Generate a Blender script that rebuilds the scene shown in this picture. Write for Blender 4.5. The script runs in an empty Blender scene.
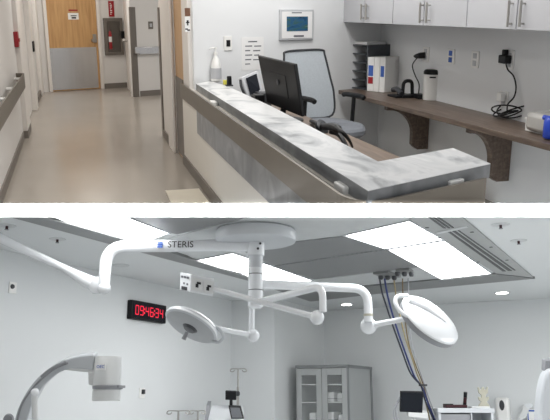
import bpy, bmesh, math, random
from mathutils import Vector as V, Matrix
random.seed(7)
C = bpy.context.scene
COL = C.collection
F, CX, CY = 720.0, 275.0, 210.0
rad = math.radians

# ------------------------------------------------------------------ frames
class Frame:
    """one room with its own axes, seen from eye height 'eye'"""
    def __init__(s, hy, vx, eye):
        dv = CY - hy
        th = math.atan2(dv, F); hf = math.hypot(F, dv); psi = math.atan2(CX - vx, hf)
        fh = V((math.sin(psi), math.cos(psi), 0))
        s.r = V((math.cos(psi), -math.sin(psi), 0))
        s.f = fh*math.cos(th) + V((0, 0, -math.sin(th)))
        s.u = fh*math.sin(th) + V((0, 0, math.cos(th)))
        s.C = V((0, 0, eye))
        s.R = Matrix((s.r, s.u, s.f)).transposed()
        s.M = Matrix.Identity(4)
    def ray(s, px, py):
        return s.f*F + s.r*(px-CX) + s.u*(CY-py)
    def at(s, px, py, x=None, y=None, z=None, d=None, plane=None, n=0.0):
        r = s.ray(px, py)
        if x is not None: t = (x-s.C.x)/r.x
        elif y is not None: t = (y-s.C.y)/r.y
        elif z is not None: t = (z-s.C.z)/r.z
        elif plane is not None: t = ((plane.O + plane.N*n) - s.C).dot(plane.N)/r.dot(plane.N)
        else: t = d/F
        return s.C + r*t
    def z_at(s, x, y, py):
        k = (CY-py)/F
        p = V((x, y, 0)) - V((0, 0, s.C.z))
        a = p.dot(s.u) - k*p.dot(s.f); b = s.u.z - k*s.f.z
        return -a/b
    def depth(s, p): return (V(p)-s.C).dot(s.f)
    def clip(s, row): return s.r.cross(s.ray(CX, row)).normalized()

U = Frame(10, 70, 1.55)
L = Frame(395, 650, 1.5)
_q = (U.R @ L.R.transposed()).to_4x4()
L.M = Matrix.Translation(U.C) @ _q @ Matrix.Translation(-L.C)
ROW_A, ROW_B = 203.5, 216.8
CLIP = {'U': (U.C, U.clip(ROW_A), False), 'L': (L.C, L.clip(ROW_B), True)}

class Plane:
    def __init__(s, O, Ud, N):
        s.O = V(O); s.U = V(Ud).normalized(); s.N = V(N).normalized()
    def P(s, u, z, n=0.0):
        return s.O + s.U*u + s.N*n + V((0, 0, z))
    def uz(s, p):
        q = V(p)-s.O
        return q.dot(s.U), p.z
    def rect(s, fr, x0, y0, x1, y1, n=0.0):
        pts = [s.uz(fr.at(a, b, plane=s, n=n)) for a, b in ((x0, y0), (x1, y0), (x1, y1), (x0, y1))]
        u0 = (pts[0][0]+pts[3][0])/2; u1 = (pts[1][0]+pts[2][0])/2
        zt = (pts[0][1]+pts[1][1])/2; zb = (pts[2][1]+pts[3][1])/2
        return u0, u1, zb, zt

# ------------------------------------------------------------------ materials
def lin(c):
    c /= 255.0
    return c/12.92 if c <= .04045 else ((c+.055)/1.055)**2.4
def rgb(r, g, b): return (lin(r), lin(g), lin(b), 1)
MATS = {}
def mat(name, col, rough=.5, metal=0.0, var=.04, scale=6.0, emit=0.0, ecol=None, coat=0.0, trans=0.0, alpha=1.0, spec=.5):
    if name in MATS: return MATS[name]
    m = bpy.data.materials.new(name); m.use_nodes = True
    nt = m.node_tree; b = nt.nodes['Principled BSDF']
    b.inputs['Roughness'].default_value = rough; b.inputs['Metallic'].default_value = metal
    b.inputs['Coat Weight'].default_value = coat
    b.inputs['Transmission Weight'].default_value = trans
    b.inputs['Alpha'].default_value = alpha
    b.inputs['Specular IOR Level'].default_value = spec
    if emit:
        b.inputs['Emission Color'].default_value = ecol or col
        b.inputs['Emission Strength'].default_value = emit
    tc = nt.nodes.new('ShaderNodeTexCoord'); no = nt.nodes.new('ShaderNodeTexNoise')
    no.inputs['Scale'].default_value = scale; no.inputs['Detail'].default_value = 4
    nt.links.new(tc.outputs['Object'], no.inputs['Vector'])
    cr = nt.nodes.new('ShaderNodeValToRGB')
    cr.color_ramp.elements[0].position = .3; cr.color_ramp.elements[1].position = .7
    k0, k1 = 1-var, 1+var
    cr.color_ramp.elements[0].color = (col[0]*k0, col[1]*k0, col[2]*k0, 1)
    cr.color_ramp.elements[1].color = (min(1, col[0]*k1), min(1, col[1]*k1), min(1, col[2]*k1), 1)
    nt.links.new(no.outputs['Fac'], cr.inputs['Fac'])
    nt.links.new(cr.outputs['Color'], b.inputs['Base Color'])
    MATS[name] = m
    return m
def streak_mat(name, stops, scale=(1, 1, 1), nscale=4.0, detail=6.0, distort=1.0, rough=.4, metal=0.0, coat=0.0):
    """noise stretched along one axis: wood grain, brushed steel, marble"""
    m = bpy.data.materials.new(name); m.use_nodes = True
    nt = m.node_tree; b = nt.nodes['Principled BSDF']
    b.inputs['Roughness'].default_value = rough; b.inputs['Metallic'].default_value = metal
    b.inputs['Coat Weight'].default_value = coat
    tc = nt.nodes.new('ShaderNodeTexCoord'); mp = nt.nodes.new('ShaderNodeMapping')
    mp.inputs['Scale'].default_value = scale
    no = nt.nodes.new('ShaderNodeTexNoise'); no.inputs['Scale'].default_value = nscale
    no.inputs['Detail'].default_value = detail; no.inputs['Distortion'].default_value = distort
    cr = nt.nodes.new('ShaderNodeValToRGB')
    els = cr.color_ramp.elements
    els[0].position, els[0].color = stops[0]
    els[1].position, els[1].color = stops[-1]
    for p, c in stops[1:-1]:
        e = els.new(p); e.color = c
    nt.links.new(tc.outputs['Object'], mp.inputs['Vector']); nt.links.new(mp.outputs['Vector'], no.inputs['Vector'])
    nt.links.new(no.outputs['Fac'], cr.inputs['Fac']); nt.links.new(cr.outputs['Color'], b.inputs['Base Color'])
    MATS[name] = m
    return m

m_wall = mat('corridor_wall_paint', rgb(226, 224, 222), .6, var=.01, scale=1.5)
m_wallw = mat('office_wall_paint', rgb(228, 230, 232), .6, var=.01, scale=1.5)
m_trim = mat('white_trim_paint', rgb(232, 228, 224), .4, var=.01)
m_base = mat('grey_rubber_base', rgb(122, 116, 110), .6)
m_floor = mat('beige_sheet_vinyl', rgb(171, 164, 155), .2, var=.035, scale=1.1)
m_ceil = mat('ceiling_paint', rgb(230, 230, 230), .8, var=.01)
m_wood = streak_mat('maple_door_wood', [(.25, rgb(176, 134, 88)), (.5, rgb(196, 154, 104)), (.75, rgb(208, 168, 118))], (9, 9, .6), 3, 5, .6, .35)
m_wood2 = streak_mat('dark_walnut_laminate', [(.25, rgb(72, 60, 52)), (.5, rgb(96, 82, 72)), (.75, rgb(120, 104, 92))], (10, .8, 10), 4, 6, .5, .4)
m_deskwood = streak_mat('brown_desk_laminate', [(.25, rgb(98, 83, 70)), (.5, rgb(116, 99, 85)), (.75, rgb(134, 116, 100))], (10, .8, 10), 4, 6, .5, .4)
m_steel = streak_mat('brushed_stainless', [(.3, rgb(196, 196, 197)), (.7, rgb(204, 204, 205))], (14, 14, .5), 3, 2, 0, .27, .8)
m_rail = streak_mat('stainless_crash_rail', [(.3, rgb(118, 112, 103)), (.7, rgb(124, 118, 109))], (1, 1, 1), 3, 2, 0, .36, .6)
m_guard = mat('grey_corner_guard', rgb(112, 106, 100), .45)
m_top = streak_mat('white_grey_marble', [(.3, rgb(146, 149, 153)), (.4, rgb(196, 199, 201)), (.5, rgb(228, 229, 230)), (.62, rgb(216, 218, 219)), (.72, rgb(242, 243, 243))], (1.7, .8, 1), 2.6, 9, 1.3, .3)
m_top2 = streak_mat('grey_marble_edge', [(.3, rgb(112, 116, 120)), (.5, rgb(136, 139, 143)), (.7, rgb(160, 163, 166))], (1.6, 1.0, 1), 3, 9, 1.4, .35)
m_edge = streak_mat('dark_marble_edge', [(.3, rgb(96, 99, 103)), (.5, rgb(116, 119, 122)), (.7, rgb(138, 141, 144))], (1.6, 1.0, 1), 3, 9, 1.4, .35)
m_lam = mat('white_laminate', rgb(226, 222, 214), .4, var=.01)
m_cab = mat('grey_gloss_laminate', rgb(178, 179, 183), .22, var=.012)
m_cabin = mat('cabinet_carcass', rgb(150, 150, 152), .5)
m_chrome = mat('satin_nickel', rgb(170, 168, 164), .3, .9)
m_black = mat('black_plastic', rgb(20, 21, 24), .45, spec=.3)
m_dark = mat('charcoal_plastic', rgb(52, 54, 58), .45)
m_scr = mat('dark_glass_screen', rgb(22, 26, 34), .3, spec=.2)
m_white = mat('white_plastic', rgb(236, 236, 234), .35, var=.01)
m_paper = mat('white_paper', rgb(236, 236, 236), .7, var=.01)
m_ink = mat('grey_print', rgb(110, 112, 118), .7)
m_inkd = mat('dark_print', rgb(40, 40, 44), .7)
m_red = mat('red_paint', rgb(160, 30, 40), .35)
m_dred = mat('dark_red_plastic', rgb(56, 16, 24), .4)
m_blue = mat('blue_plastic', rgb(32, 66, 176), .35)
m_bprint = mat('blue_print', rgb(62, 98, 176), .6)
m_mesh = mat('grey_mesh_fabric', rgb(184, 191, 197), .8, var=.05, scale=60)
m_seat = mat('grey_seat_fabric', rgb(126, 130, 137), .9, var=.06, scale=50)
m_tray = mat('slate_letter_tray', rgb(70, 74, 80), .45)
m_cream = mat('cream_mat', rgb(226, 219, 204), .6)
m_silver = mat('silver_plastic', rgb(188, 190, 194), .35)
m_brown = mat('brown_sign', rgb(112, 78, 58), .5)
m_yellow = mat('yellow_plastic', rgb(224, 216, 90), .5)
m_bag = mat('clear_bag_plastic', rgb(178, 176, 172), .25)
m_gglass = mat('smoked_cabinet_glass', rgb(98, 96, 90), .15, var=.03)
m_pane = mat('grey_tinted_glass', rgb(110, 104, 98), .12, alpha=.5)
m_slab = mat('white_slab_paint', (.95, .95, .95, 1), .8, var=.0)
# operating room
n_wall = mat('operating_room_wall_paint', rgb(218, 221, 222), .55, var=.01, scale=1.2)
n_ceil = mat('operating_room_ceiling_paint', rgb(214, 217, 218), .75, var=.01, scale=1.2)
n_floor = mat('operating_room_floor_vinyl', rgb(196, 198, 198), .4)
n_trim = mat('grey_metal_trim', rgb(128, 130, 130), .45, .2)
n_trim2 = mat('pale_metal_trim', rgb(166, 168, 168), .45, .2)
n_slot = mat('dark_slot', rgb(84, 86, 86), .6)
n_plate = mat('pale_steel_plate', rgb(196, 199, 200), .4, .1)
n_enam = mat('white_enamel', rgb(228, 231, 234), .25, var=.006)
n_enam2 = mat('grey_enamel', rgb(196, 200, 204), .3, var=.01)
n_light = mat('lit_ceiling_panel', (1, 1, 1, 1), .5, emit=11.0, ecol=(1, 1, 1, 1))
n_down = mat('lit_downlight_lens', (1, 1, 1, 1), .5, emit=14.0, ecol=(1, .97, .9, 1))
n_led = mat('red_led_segments', rgb(200, 20, 40), .5, emit=.75, ecol=(1, .02, .07, 1))
n_grey = mat('light_grey_equipment', rgb(220, 222, 222), .4, var=.01)
n_mid = mat('mid_grey_rubber', rgb(140, 142, 146), .5)
n_cabg = mat('grey_painted_steel', rgb(164, 167, 167), .45, var=.012)
n_cabd = mat('grey_steel_edges', rgb(122, 125, 126), .45)
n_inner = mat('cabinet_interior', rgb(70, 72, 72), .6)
n_glass = mat('clear_glass_pane', (.9, .95, .95, 1), .05, alpha=.1)
n_under = mat('lamp_underside', rgb(168, 171, 174), .35)
n_lens = mat('lamp_centre_dish', rgb(70, 72, 76), .3)
n_hblue = mat('blue_hose_rubber', rgb(34, 48, 104), .5)
n_hblk = mat('black_hose_rubber', rgb(36, 38, 52), .5)
n_hyel = mat('yellow_hose_rubber', rgb(150, 138, 104), .5)
n_hgry = mat('grey_hose_rubber', rgb(150, 152, 156), .5)
n_brass = mat('brass_fitting', rgb(118, 98, 66), .5, .3)
n_tan = mat('tan_plastic', rgb(182, 180, 164), .6)
# perforated diffuser panel
def perf():
    m = bpy.data.materials.new('perforated_steel_panel'); m.use_nodes = True
    nt = m.node_tree; b = nt.nodes['Principled BSDF']; b.inputs['Roughness'].default_value = .42; b.inputs['Metallic'].default_value = 0
    tc = nt.nodes.new('ShaderNodeTexCoord'); vo = nt.nodes.new('ShaderNodeTexVoronoi')
    vo.inputs['Scale'].default_value = 70; vo.inputs['Randomness'].default_value = 0
    cr = nt.nodes.new('ShaderNodeValToRGB')
    cr.color_ramp.elements[0].position = .32; cr.color_ramp.elements[0].color = rgb(84, 85, 86)
    cr.color_ramp.elements[1].position = .42; cr.color_ramp.elements[1].color = rgb(150, 152, 153)
    nt.links.new(tc.outputs['Object'], vo.inputs['Vector']); nt.links.new(vo.outputs['Distance'], cr.inputs['Fac'])
    nt.links.new(cr.outputs['Color'], b.inputs['Base Color'])
    return m
n_perf = perf()

# ------------------------------------------------------------------ mesh builder
def perp(d):
    d = V(d).normalized()
    a = V((0, 0, 1)) if abs(d.z) < .9 else V((1, 0, 0))
    x = d.cross(a).normalized()
    return x, d.cross(x).normalized()
def spline(pts, n=6):
    P = [V(p) for p in pts]
    if len(P) < 3: return P
    out = []
    for i in range(len(P)-1):
        p0 = P[max(i-1, 0)]; p1 = P[i]; p2 = P[i+1]; p3 = P[min(i+2, len(P)-1)]
        for k in range(n):
            t = k/n
            out.append(.5*((2*p1)+(p2-p0)*t+(2*p0-5*p1+4*p2-p3)*t*t+(3*p1-p0-3*p2+p3)*t**3))
    out.append(P[-1]); return out
def fillet(pts, r, n=8):
    """polyline with rounded corners"""
    P = [V(p) for p in pts]; out = [P[0]]
    for i in range(1, len(P)-1):
        a = (P[i-1]-P[i]); b = (P[i+1]-P[i])
        k = min(r, a.length*.49, b.length*.49)
        A = P[i]+a.normalized()*k; B = P[i]+b.normalized()*k
        for j in range(n+1):
            t = j/n
            out.append((1-t)**2*A + 2*t*(1-t)*P[i] + t*t*B)
    out.append(P[-1]); return out

class MB:
    def __init__(s): s.v = []; s.f = []
    def add(s, vs, fs):
        o = len(s.v); s.v += [V(p) for p in vs]; s.f += [[i+o for i in f] for f in fs]; return s
    def hexa(s, p):   # 4 bottom, 4 top
        return s.add(p, [(3, 2, 1, 0), (4, 5, 6, 7), (0, 1, 5, 4), (1, 2, 6, 5), (2, 3, 7, 6), (3, 0, 4, 7)])
    def box(s, a, b):
        x0, x1 = sorted((a[0], b[0])); y0, y1 = sorted((a[1], b[1])); z0, z1 = sorted((a[2], b[2]))
        return s.hexa([(x0, y0, z0), (x1, y0, z0), (x1, y1, z0), (x0, y1, z0), (x0, y0, z1), (x1, y0, z1), (x1, y1, z1), (x0, y1, z1)])
    def prism(s, poly, vec):
        n = len(poly); vec = V(vec); P = [V(p) for p in poly]
        return s.add(P+[p+vec for p in P], [list(range(n))[::-1], list(range(n, 2*n))]+[(i, (i+1) % n, (i+1) % n+n, i+n) for i in range(n)])
    def pbox(s, pl, u0, u1, z0, z1, n0, n1):
        return s.hexa([pl.P(u0, z0, n0), pl.P(u1, z0, n0), pl.P(u1, z0, n1), pl.P(u0, z0, n1), pl.P(u0, z1, n0), pl.P(u1, z1, n0), pl.P(u1, z1, n1), pl.P(u0, z1, n1)])
    def tube(s, pts, r, n=14):
        P = [V(p) for p in pts]
        R = r if isinstance(r, (list, tuple)) else [r]*len(P)
        ts = []
        for i in range(len(P)):
            a = P[max(i-1, 0)]; b = P[min(i+1, len(P)-1)]
            ts.append((b-a).normalized())
        x, _ = perp(ts[0]); vs = []
        for i, p in enumerate(P):
            x = (x - ts[i]*x.dot(ts[i])).normalized(); y = ts[i].cross(x)
            for k in range(n):
                a = 2*math.pi*k/n
                vs.append(p + x*math.cos(a)*R[i] + y*math.sin(a)*R[i])
        fs = []
        for i in range(len(P)-1):
            for k in range(n):
                fs.append((i*n+k, i*n+(k+1) % n, (i+1)*n+(k+1) % n, (i+1)*n+k))
        fs.append(list(range(n))[::-1]); fs.append([(len(P)-1)*n+k for k in range(n)])
        return s.add(vs, fs)
    def lathe(s, o, ax, prof, n=32, sy=1.0, xdir=None):
        o = V(o); ax = V(ax).normalized()
        if xdir is None: x, y = perp(ax)
        else:
            x = V(xdir); x = (x-ax*x.dot(ax)).normalized(); y = ax.cross(x)
        vs = []
        for r, h in prof:
            for k in range(n):
                a = 2*math.pi*k/n
                vs.append(o + ax*h + x*math.cos(a)*r + y*math.sin(a)*r*sy)
        fs = []
        for i in range(len(prof)-1):
            for k in range(n):
                fs.append((i*n+k, i*n+(k+1) % n, (i+1)*n+(k+1) % n, (i+1)*n+k))
        fs.append(list(range(n))[::-1]); fs.append([(len(prof)-1)*n+k for k in range(n)])
        return s.add(vs, fs)
    def ball(s, c, r, n=20):
        return s.lathe(c, (0, 0, 1), [(r*math.sin(math.pi*(i+.02)/(10.04)), -r*math.cos(math.pi*(i+.02)/(10.04))) for i in range(11)], n)
    def text(s, body, size, org, ud, zd, thick=.002, align='CENTER'):
        cu = bpy.data.curves.new('t', 'FONT'); cu.body = body; cu.size = size; cu.extrude = thick/2
        cu.align_x = align; cu.align_y = 'CENTER'; cu.resolution_u = 3
        o = bpy.data.objects.new('t', cu); COL.objects.link(o)
        dg = bpy.context.evaluated_depsgraph_get()
        me = o.evaluated_get(dg).to_mesh()
        ud = V(ud).normalized(); zd = V(zd).normalized(); nd = ud.cross(zd)
        vs = [V(org)+ud*v.co.x+zd*v.co.y+nd*v.co.z for v in me.vertices]
        fs = [list(p.vertices) for p in me.polygons]
        o.evaluated_get(dg).to_mesh_clear()
        bpy.data.objects.remove(o); bpy.data.curves.remove(cu)
        return s.add(vs, fs)
    def mesh(s, name, m, T, clip=None, smooth=35):
        bm = bmesh.new()
        vv = [bm.verts.new(p) for p in s.v]
        for f in s.f:
            try: bm.faces.new([vv[i] for i in f])
            except ValueError: pass
        bmesh.ops.recalc_face_normals(bm, faces=bm.faces)
        if clip:
            co, no, outer = CLIP[clip]
            bmesh.ops.bisect_plane(bm, geom=list(bm.verts)+list(bm.edges)+list(bm.faces), plane_co=co, plane_no=no, clear_inner=not outer, clear_outer=outer)
            ed = [e for e in bm.edges if e.is_boundary]
            if ed: bmesh.ops.holes_fill(bm, edges=ed, sides=0)
        bm.transform(T)
        me = bpy.data.meshes.new(name); bm.to_mesh(me); bm.free()
        me.materials.append(m)
        me.polygons.foreach_set('use_smooth', [True]*len(me.polygons))
        me.set_sharp_from_angle(angle=rad(smooth))
        return me
    def bbox(s):
        lo = V([min(p[i] for p in s.v) for i in range(3)]); hi = V([max(p[i] for p in s.v) for i in range(3)])
        return lo, hi

INV = {}
def tag(o, label, cat, group=None):
    o['label'] = label; o['category'] = cat
    if group: o['group'] = group
    return o
def thing(fr, name, label, cat, loc, rz=0.0, group=None):
    o = bpy.data.objects.new(name, None); o.empty_display_size = .1; COL.objects.link(o)
    T = Matrix.Translation(V(loc)) @ Matrix.Rotation(rz, 4, 'Z')
    o.matrix_world = fr.M @ T
    INV[o.name] = T.inverted()
    return tag(o, label, cat, group)
def bevel(o, w):
    if w:
        b = o.modifiers.new('bevel', 'BEVEL'); b.width = w; b.segments = 2; b.limit_method = 'ANGLE'; b.angle_limit = rad(40)
def part(mb, name, m, parent, label=None, bev=0, clip=None, local=False, smooth=35):
    T = Matrix.Identity(4) if local else INV[parent.name]
    o = bpy.data.objects.new(name, mb.mesh(name, m, T, clip, smooth)); COL.objects.link(o); o.parent = parent
    INV[o.name] = INV[parent.name]
    if label: o['label'] = label
    bevel(o, bev)
    return o
def single(fr, mb, name, m, label, cat, group=None, bev=0, clip=None, smooth=35, loc=None):
    lo, hi = mb.bbox()
    p = V(loc) if loc is not None else V(((lo.x+hi.x)/2, (lo.y+hi.y)/2, lo.z))
    T = Matrix.Translation(p)
    o = bpy.data.objects.new(name, mb.mesh(name, m, T.inverted(), clip, smooth)); COL.objects.link(o)
    o.matrix_world = fr.M @ T
    INV[o.name] = T.inverted()
    bevel(o, bev)
    return tag(o, label, cat, group)
def struct(fr, mb, name, m, bev=0, clip=None, parent=None):
    if parent: return part(mb, name, m, parent, bev=bev, clip=clip)
    o = bpy.data.objects.new(name, mb.mesh(name, m, Matrix.Identity(4), clip)); COL.objects.link(o)
    o.matrix_world = fr.M; INV[o.name] = Matrix.Identity(4); o['kind'] = 'structure'
    bevel(o, bev)
    return o
def dup(root, fr, loc, label, rz=0.0, group=None):
    r = root.copy(); COL.objects.link(r)
    r.matrix_world = fr.M @ Matrix.Translation(V(loc)) @ Matrix.Rotation(rz, 4, 'Z')
    r['label'] = label
    if group: r['group'] = group
    for ch in list(root.children):
        c = ch.copy(); COL.objects.link(c); c.parent = r
        for g in list(ch.children):
            d = g.copy(); COL.objects.link(d); d.parent = c
    return r

# ================================================================== UPPER ROOM: reception and corridor
BW = Plane((1.05, 6.95, 0), (.9615, .275, 0), (.275, -.9615, 0))      # wall behind the reception desk
LW = Plane((-.67, 0, 0), (0, 1, 0), (1, 0, 0))
EW = Plane((-.65, 14.85, 0), (.948, .318, 0), (.318, -.948, 0))       # end of the corridor
AW = Plane((1.03, 13.62, 0), (.93, .37, 0), (.37, -.93, 0))           # wall beyond the side opening
RW = Plane((3.3, 0, 0), (0, -1, 0), (-1, 0, 0))
CW = Plane((1.03, 0, 0), (0, -1, 0), (-1, 0, 0))
H = 2.7

struct(U, MB().prism([(-1.2, 4, -.05), (5, 4, -.05), (5, 18, -.05), (-1.2, 18, -.05)], (0, 0, .05)), 'floor', m_floor, clip='U')
struct(U, MB().box((-1.0, 2.0, H), (5, 18, H+.1)), 'ceiling', m_ceil)
# left corridor wall
w = MB().box((-.8, 3.5, 0), (-.67, 10.2, H)); w.box((-.8, 12.15, 0), (-.67, 15.0, H)); w.box((-.8, 10.2, 2.1), (-.67, 12.15, H))
struct(U, w, 'wall_left', m_wall, clip='U')
struct(U, MB().box((-.67, 3.5, 0), (-.655, 9.3, .1)), 'baseboard_left', m_base, clip='U')
# left casing with dark base block, recessed door, second casing
d1 = struct(U, MB().box((-.69, 9.45, .09), (-.615, 10.1, 2.2)), 'trim_2', m_trim, bev=.01)
struct(U, MB().box((-.69, 9.44, 0), (-.61, 10.11, .09)), 'baseboard_casing', m_base)
struct(U, MB().box((-.72, 10.2, .01), (-.69, 12.1, 2.1)), 'door_2', m_trim)
struct(U, MB().box((-.69, 10.1, 0), (-.63, 10.22, 2.15)).box((-.69, 12.1, 0), (-.61, 12.45, 2.2)), 'trim_3', m_trim, bev=.008)
struct(U, MB().box((-.67, 13.2, 0), (-.63, 14.3, .1)), 'baseboard_far', m_base)
struct(U, MB().box((-.67, 14.3, 0), (-.6, 14.85, 2.25)), 'trim_4', m_trim, bev=.008)
# end wall
struct(U, MB().pbox(EW, -.3, 2.0, 0, H, -.12, 0), 'wall_end', m_wall)
u0, u1, zb, zt = EW.rect(U, 49, 0, 97.6, 91)
dr = struct(U, MB().pbox(EW, u0, u1, .01, 2.1, 0, .03), 'door_1', m_wood)
ku = EW.rect(U, 49, 47.5, 97.6, 90)
part(MB().pbox(EW, ku[0]+.012, ku[1]-.012, .03, ku[3], .03, .036), 'kick_plate', m_steel, dr, label='brushed steel kick plate')
c = EW.P(*[(EW.uz(U.at(94, 36, plane=EW)))[i] for i in (0, 1)], .03)
hd = MB().pbox(EW, *EW.rect(U, 92.2, 34, 95.8, 42.5), .03, .045)
p = EW.rect(U, 90.5, 39, 95.5, 41.5); hd.pbox(EW, *p, .045, .09)
part(hd, 'door_handle', m_chrome, dr, label='satin metal lever handle')
struct(U, MB().pbox(EW, u0-.07, u0-.005, 0, 2.18, 0, .05).pbox(EW, u1+.005, u1+.075, 0, 2.18, 0, .05).pbox(EW, u0-.07, u1+.075, 2.11, 2.2, 0, .05), 'trim_1', m_trim, bev=.006)
t = thing(U, 'door_sign', 'small white notice with dark lines and a red strip on the far wooden corridor door', 'sign', EW.P(*EW.uz(U.at(73, 20, plane=EW)), .03))
r_ = EW.rect(U, 67.5, 13, 78, 19.5); part(MB().pbox(EW, *r_, .03, .034), 'card', m_paper, t)
part(MB().pbox(EW, *EW.rect(U, 70, 15.3, 76, 16.2), .034, .0355).pbox(EW, *EW.rect(U, 71, 17, 75.5, 18.6), .034, .0355), 'print', m_inkd, t)
part(MB().pbox(EW, *EW.rect(U, 68, 9.5, 77, 11), .03, .033), 'red_strip', m_red, t, label='red lettered strip')
u_b = EW.rect(U, 102.5, 83, 125, 88)
struct(U, MB().pbox(EW, u_b[0], u_b[1]+.1, 0, .1, 0, .02), 'baseboard_end', m_base)
# fire extinguisher cabinet
r_ = EW.rect(U, 103.8, 18, 122.2, 55)
t = thing(U, 'extinguisher_cabinet', 'grey wall cabinet with a red fire extinguisher inside, beside the far door', 'cabinet', EW.P((r_[0]+r_[1])/2, r_[2], 0))
a, b, z0, z1 = r_
fm = MB(); k = .06
fm.pbox(EW, a, b, z0, z0+k, 0, .06).pbox(EW, a, b, z1-k, z1, 0, .06).pbox(EW, a, a+k, z0+k, z1-k, 0, .06).pbox(EW, b-k, b, z0+k, z1-k, 0, .06)
part(fm, 'frame', m_guard, t, bev=.006)
part(MB().pbox(EW, a+k, b-k, z0+k, z1-k, 0, .012), 'back_panel', m_gglass, t)
part(MB().pbox(EW, *EW.rect(U, 119.5, 31, 123, 38), .06, .1), 'handle', m_black, t)
part(MB().pbox(EW, a+k, b-k, z0+k, z1-k, .052, .056), 'glass', m_pane, t, label='grey tinted glass pane')
e_ = thing(U, 'fire_extinguisher', 'red fire extinguisher inside the grey wall cabinet', 'fire extinguisher', EW.P(*EW.uz(U.at(110, 49, plane=EW)), .045))
cu, cz = EW.uz(U.at(110, 49, plane=EW)); zt_ = EW.uz(U.at(110, 25, plane=EW))[1]
hgt = zt_-cz
part(MB().lathe(EW.P(cu, cz, .045), (0, 0, 1), [(.03, 0), (.034, .01), (.034, hgt*.62), (.026, hgt*.72), (.012, hgt*.76)], 16), 'cylinder', m_red, e_)
part(MB().pbox(EW, cu-.02, cu+.03, cz+hgt*.76, cz+hgt*.84, .025, .055).pbox(EW, cu-.01, cu+.05, cz+hgt*.88, cz+hgt*.96, .03, .05), 'valve', m_dred, e_)
part(MB().lathe(EW.P(cu, cz+hgt*.3, .045), (0, 0, 1), [(.0348, 0), (.0348, hgt*.22)], 16), 'paper_label', m_paper, e_)
t = thing(U, 'extinguisher_sign', 'tall red sign with white markings above the extinguisher cabinet', 'sign', EW.P(*EW.uz(U.at(111, 17, plane=EW)), 0))
r_ = EW.rect(U, 108.5, 1, 113.7, 16.6)
part(MB().pbox(EW, *r_, 0, .02), 'panel', m_red, t)
pm = MB()
for i in range(7):
    zz = r_[3]-.03-(r_[3]-r_[2]-.06)*(i+.5)/7
    pm.pbox(EW, r_[0]+.025, r_[0]+.045+.018*(i % 3 > 0), zz-.008, zz+.008, .02, .022)
part(pm, 'lettering', m_white, t)
# far right corridor wall, corner guard, alcove wall
struct(U, MB().box((1.04, 13.75, 0), (1.2, 15.7, H)), 'wall_right', m_trim)
d4 = struct(U, MB().box((1.025, 13.95, .01), (1.04, 15.2, 2.1)), 'door_4', m_trim)
kn = MB().lathe(U.at(127.3, 40.5, x=1.025), (-1, 0, 0), [(.02, 0), (.02, .05), (.035, .06), (.03, .09)], 14)
part(kn, 'door_knob', m_chrome, d4, label='small round metal knob')
struct(U, MB().pbox(AW, 0, 3.0, 0, H, -.12, 0), 'wall_alcove', m_wall)
struct(U, MB().pbox(AW, .13, 2.6, 0, .1, 0, .015), 'baseboard_alcove', m_base)
g1 = AW.rect(U, 131.2, 7, 137, 98)
single(U, MB().pbox(AW, g1[0], g1[1], 0, g1[3], -.02, .02), 'corner_guard', m_guard, 'tall grey corner guard on the wall end right of the extinguisher cabinet', 'corner guard', bev=.006)
r_ = AW.rect(U, 138, 46.5, 160, 54)
t = thing(U, 'crash_rail', 'short stainless crash rail across the white wall beyond the side opening', 'rail', AW.P(r_[0], r_[2], 0))
part(MB().pbox(AW, r_[0]-.02, r_[1]+1.2, r_[2], r_[3], .05, .075), 'face_plate', m_steel, t, bev=.008)
part(MB().pbox(AW, r_[0]+.2, r_[0]+.26, r_[2]+.02, r_[3]-.02, 0, .05), 'bracket', m_white, t)
part(MB().pbox(AW, *AW.rect(U, 133.5, 47, 138.5, 53.5), .02, .08), 'end_cap', m_steel, t, bev=.01)
t = thing(U, 'wall_switch', 'grey switch plate on the white wall above the short stainless rail', 'switch', AW.P(*AW.uz(U.at(150, 29, plane=AW)), 0))
part(MB().pbox(AW, *AW.rect(U, 148.2, 21.5, 152.8, 29), 0, .012), 'plate', m_guard, t, bev=.003)
part(MB().pbox(AW, *AW.rect(U, 149.4, 23.5, 151.6, 27), .012, .02), 'rocker', m_silver, t)
# near wall post between the side opening and the wooden side door
struct(U, MB().box((1.04, 8.0, 0), (1.6, 9.15, H)), 'wall_post', m_trim)
struct(U, MB().box((1.015, 7.98, 0), (1.045, 8.45, 2.25)), 'trim_5', m_trim, bev=.008)
single(U, MB().box((1.025, 9.05, 0), (1.04, 9.17, 1.58)), 'corner_guard', m_guard, 'narrow grey corner guard edging the white post left of the wooden side door', 'corner guard')
struct(U, MB().box((1.025, 8.45, 0), (1.04, 9.05, .1)), 'baseboard_post', m_base)
d3 = struct(U, MB().box((1.065, 7.4, .01), (1.1, 7.98, 2.1)), 'door_3', m_wood)
part(MB().box((1.057, 7.42, .03), (1.065, 7.95, .86)), 'kick_plate', m_guard, d3, label='grey kick plate')
struct(U, MB().box((1.12, 7.2, 0), (1.3, 8.7, H)), 'wall_side', m_wall)
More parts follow.
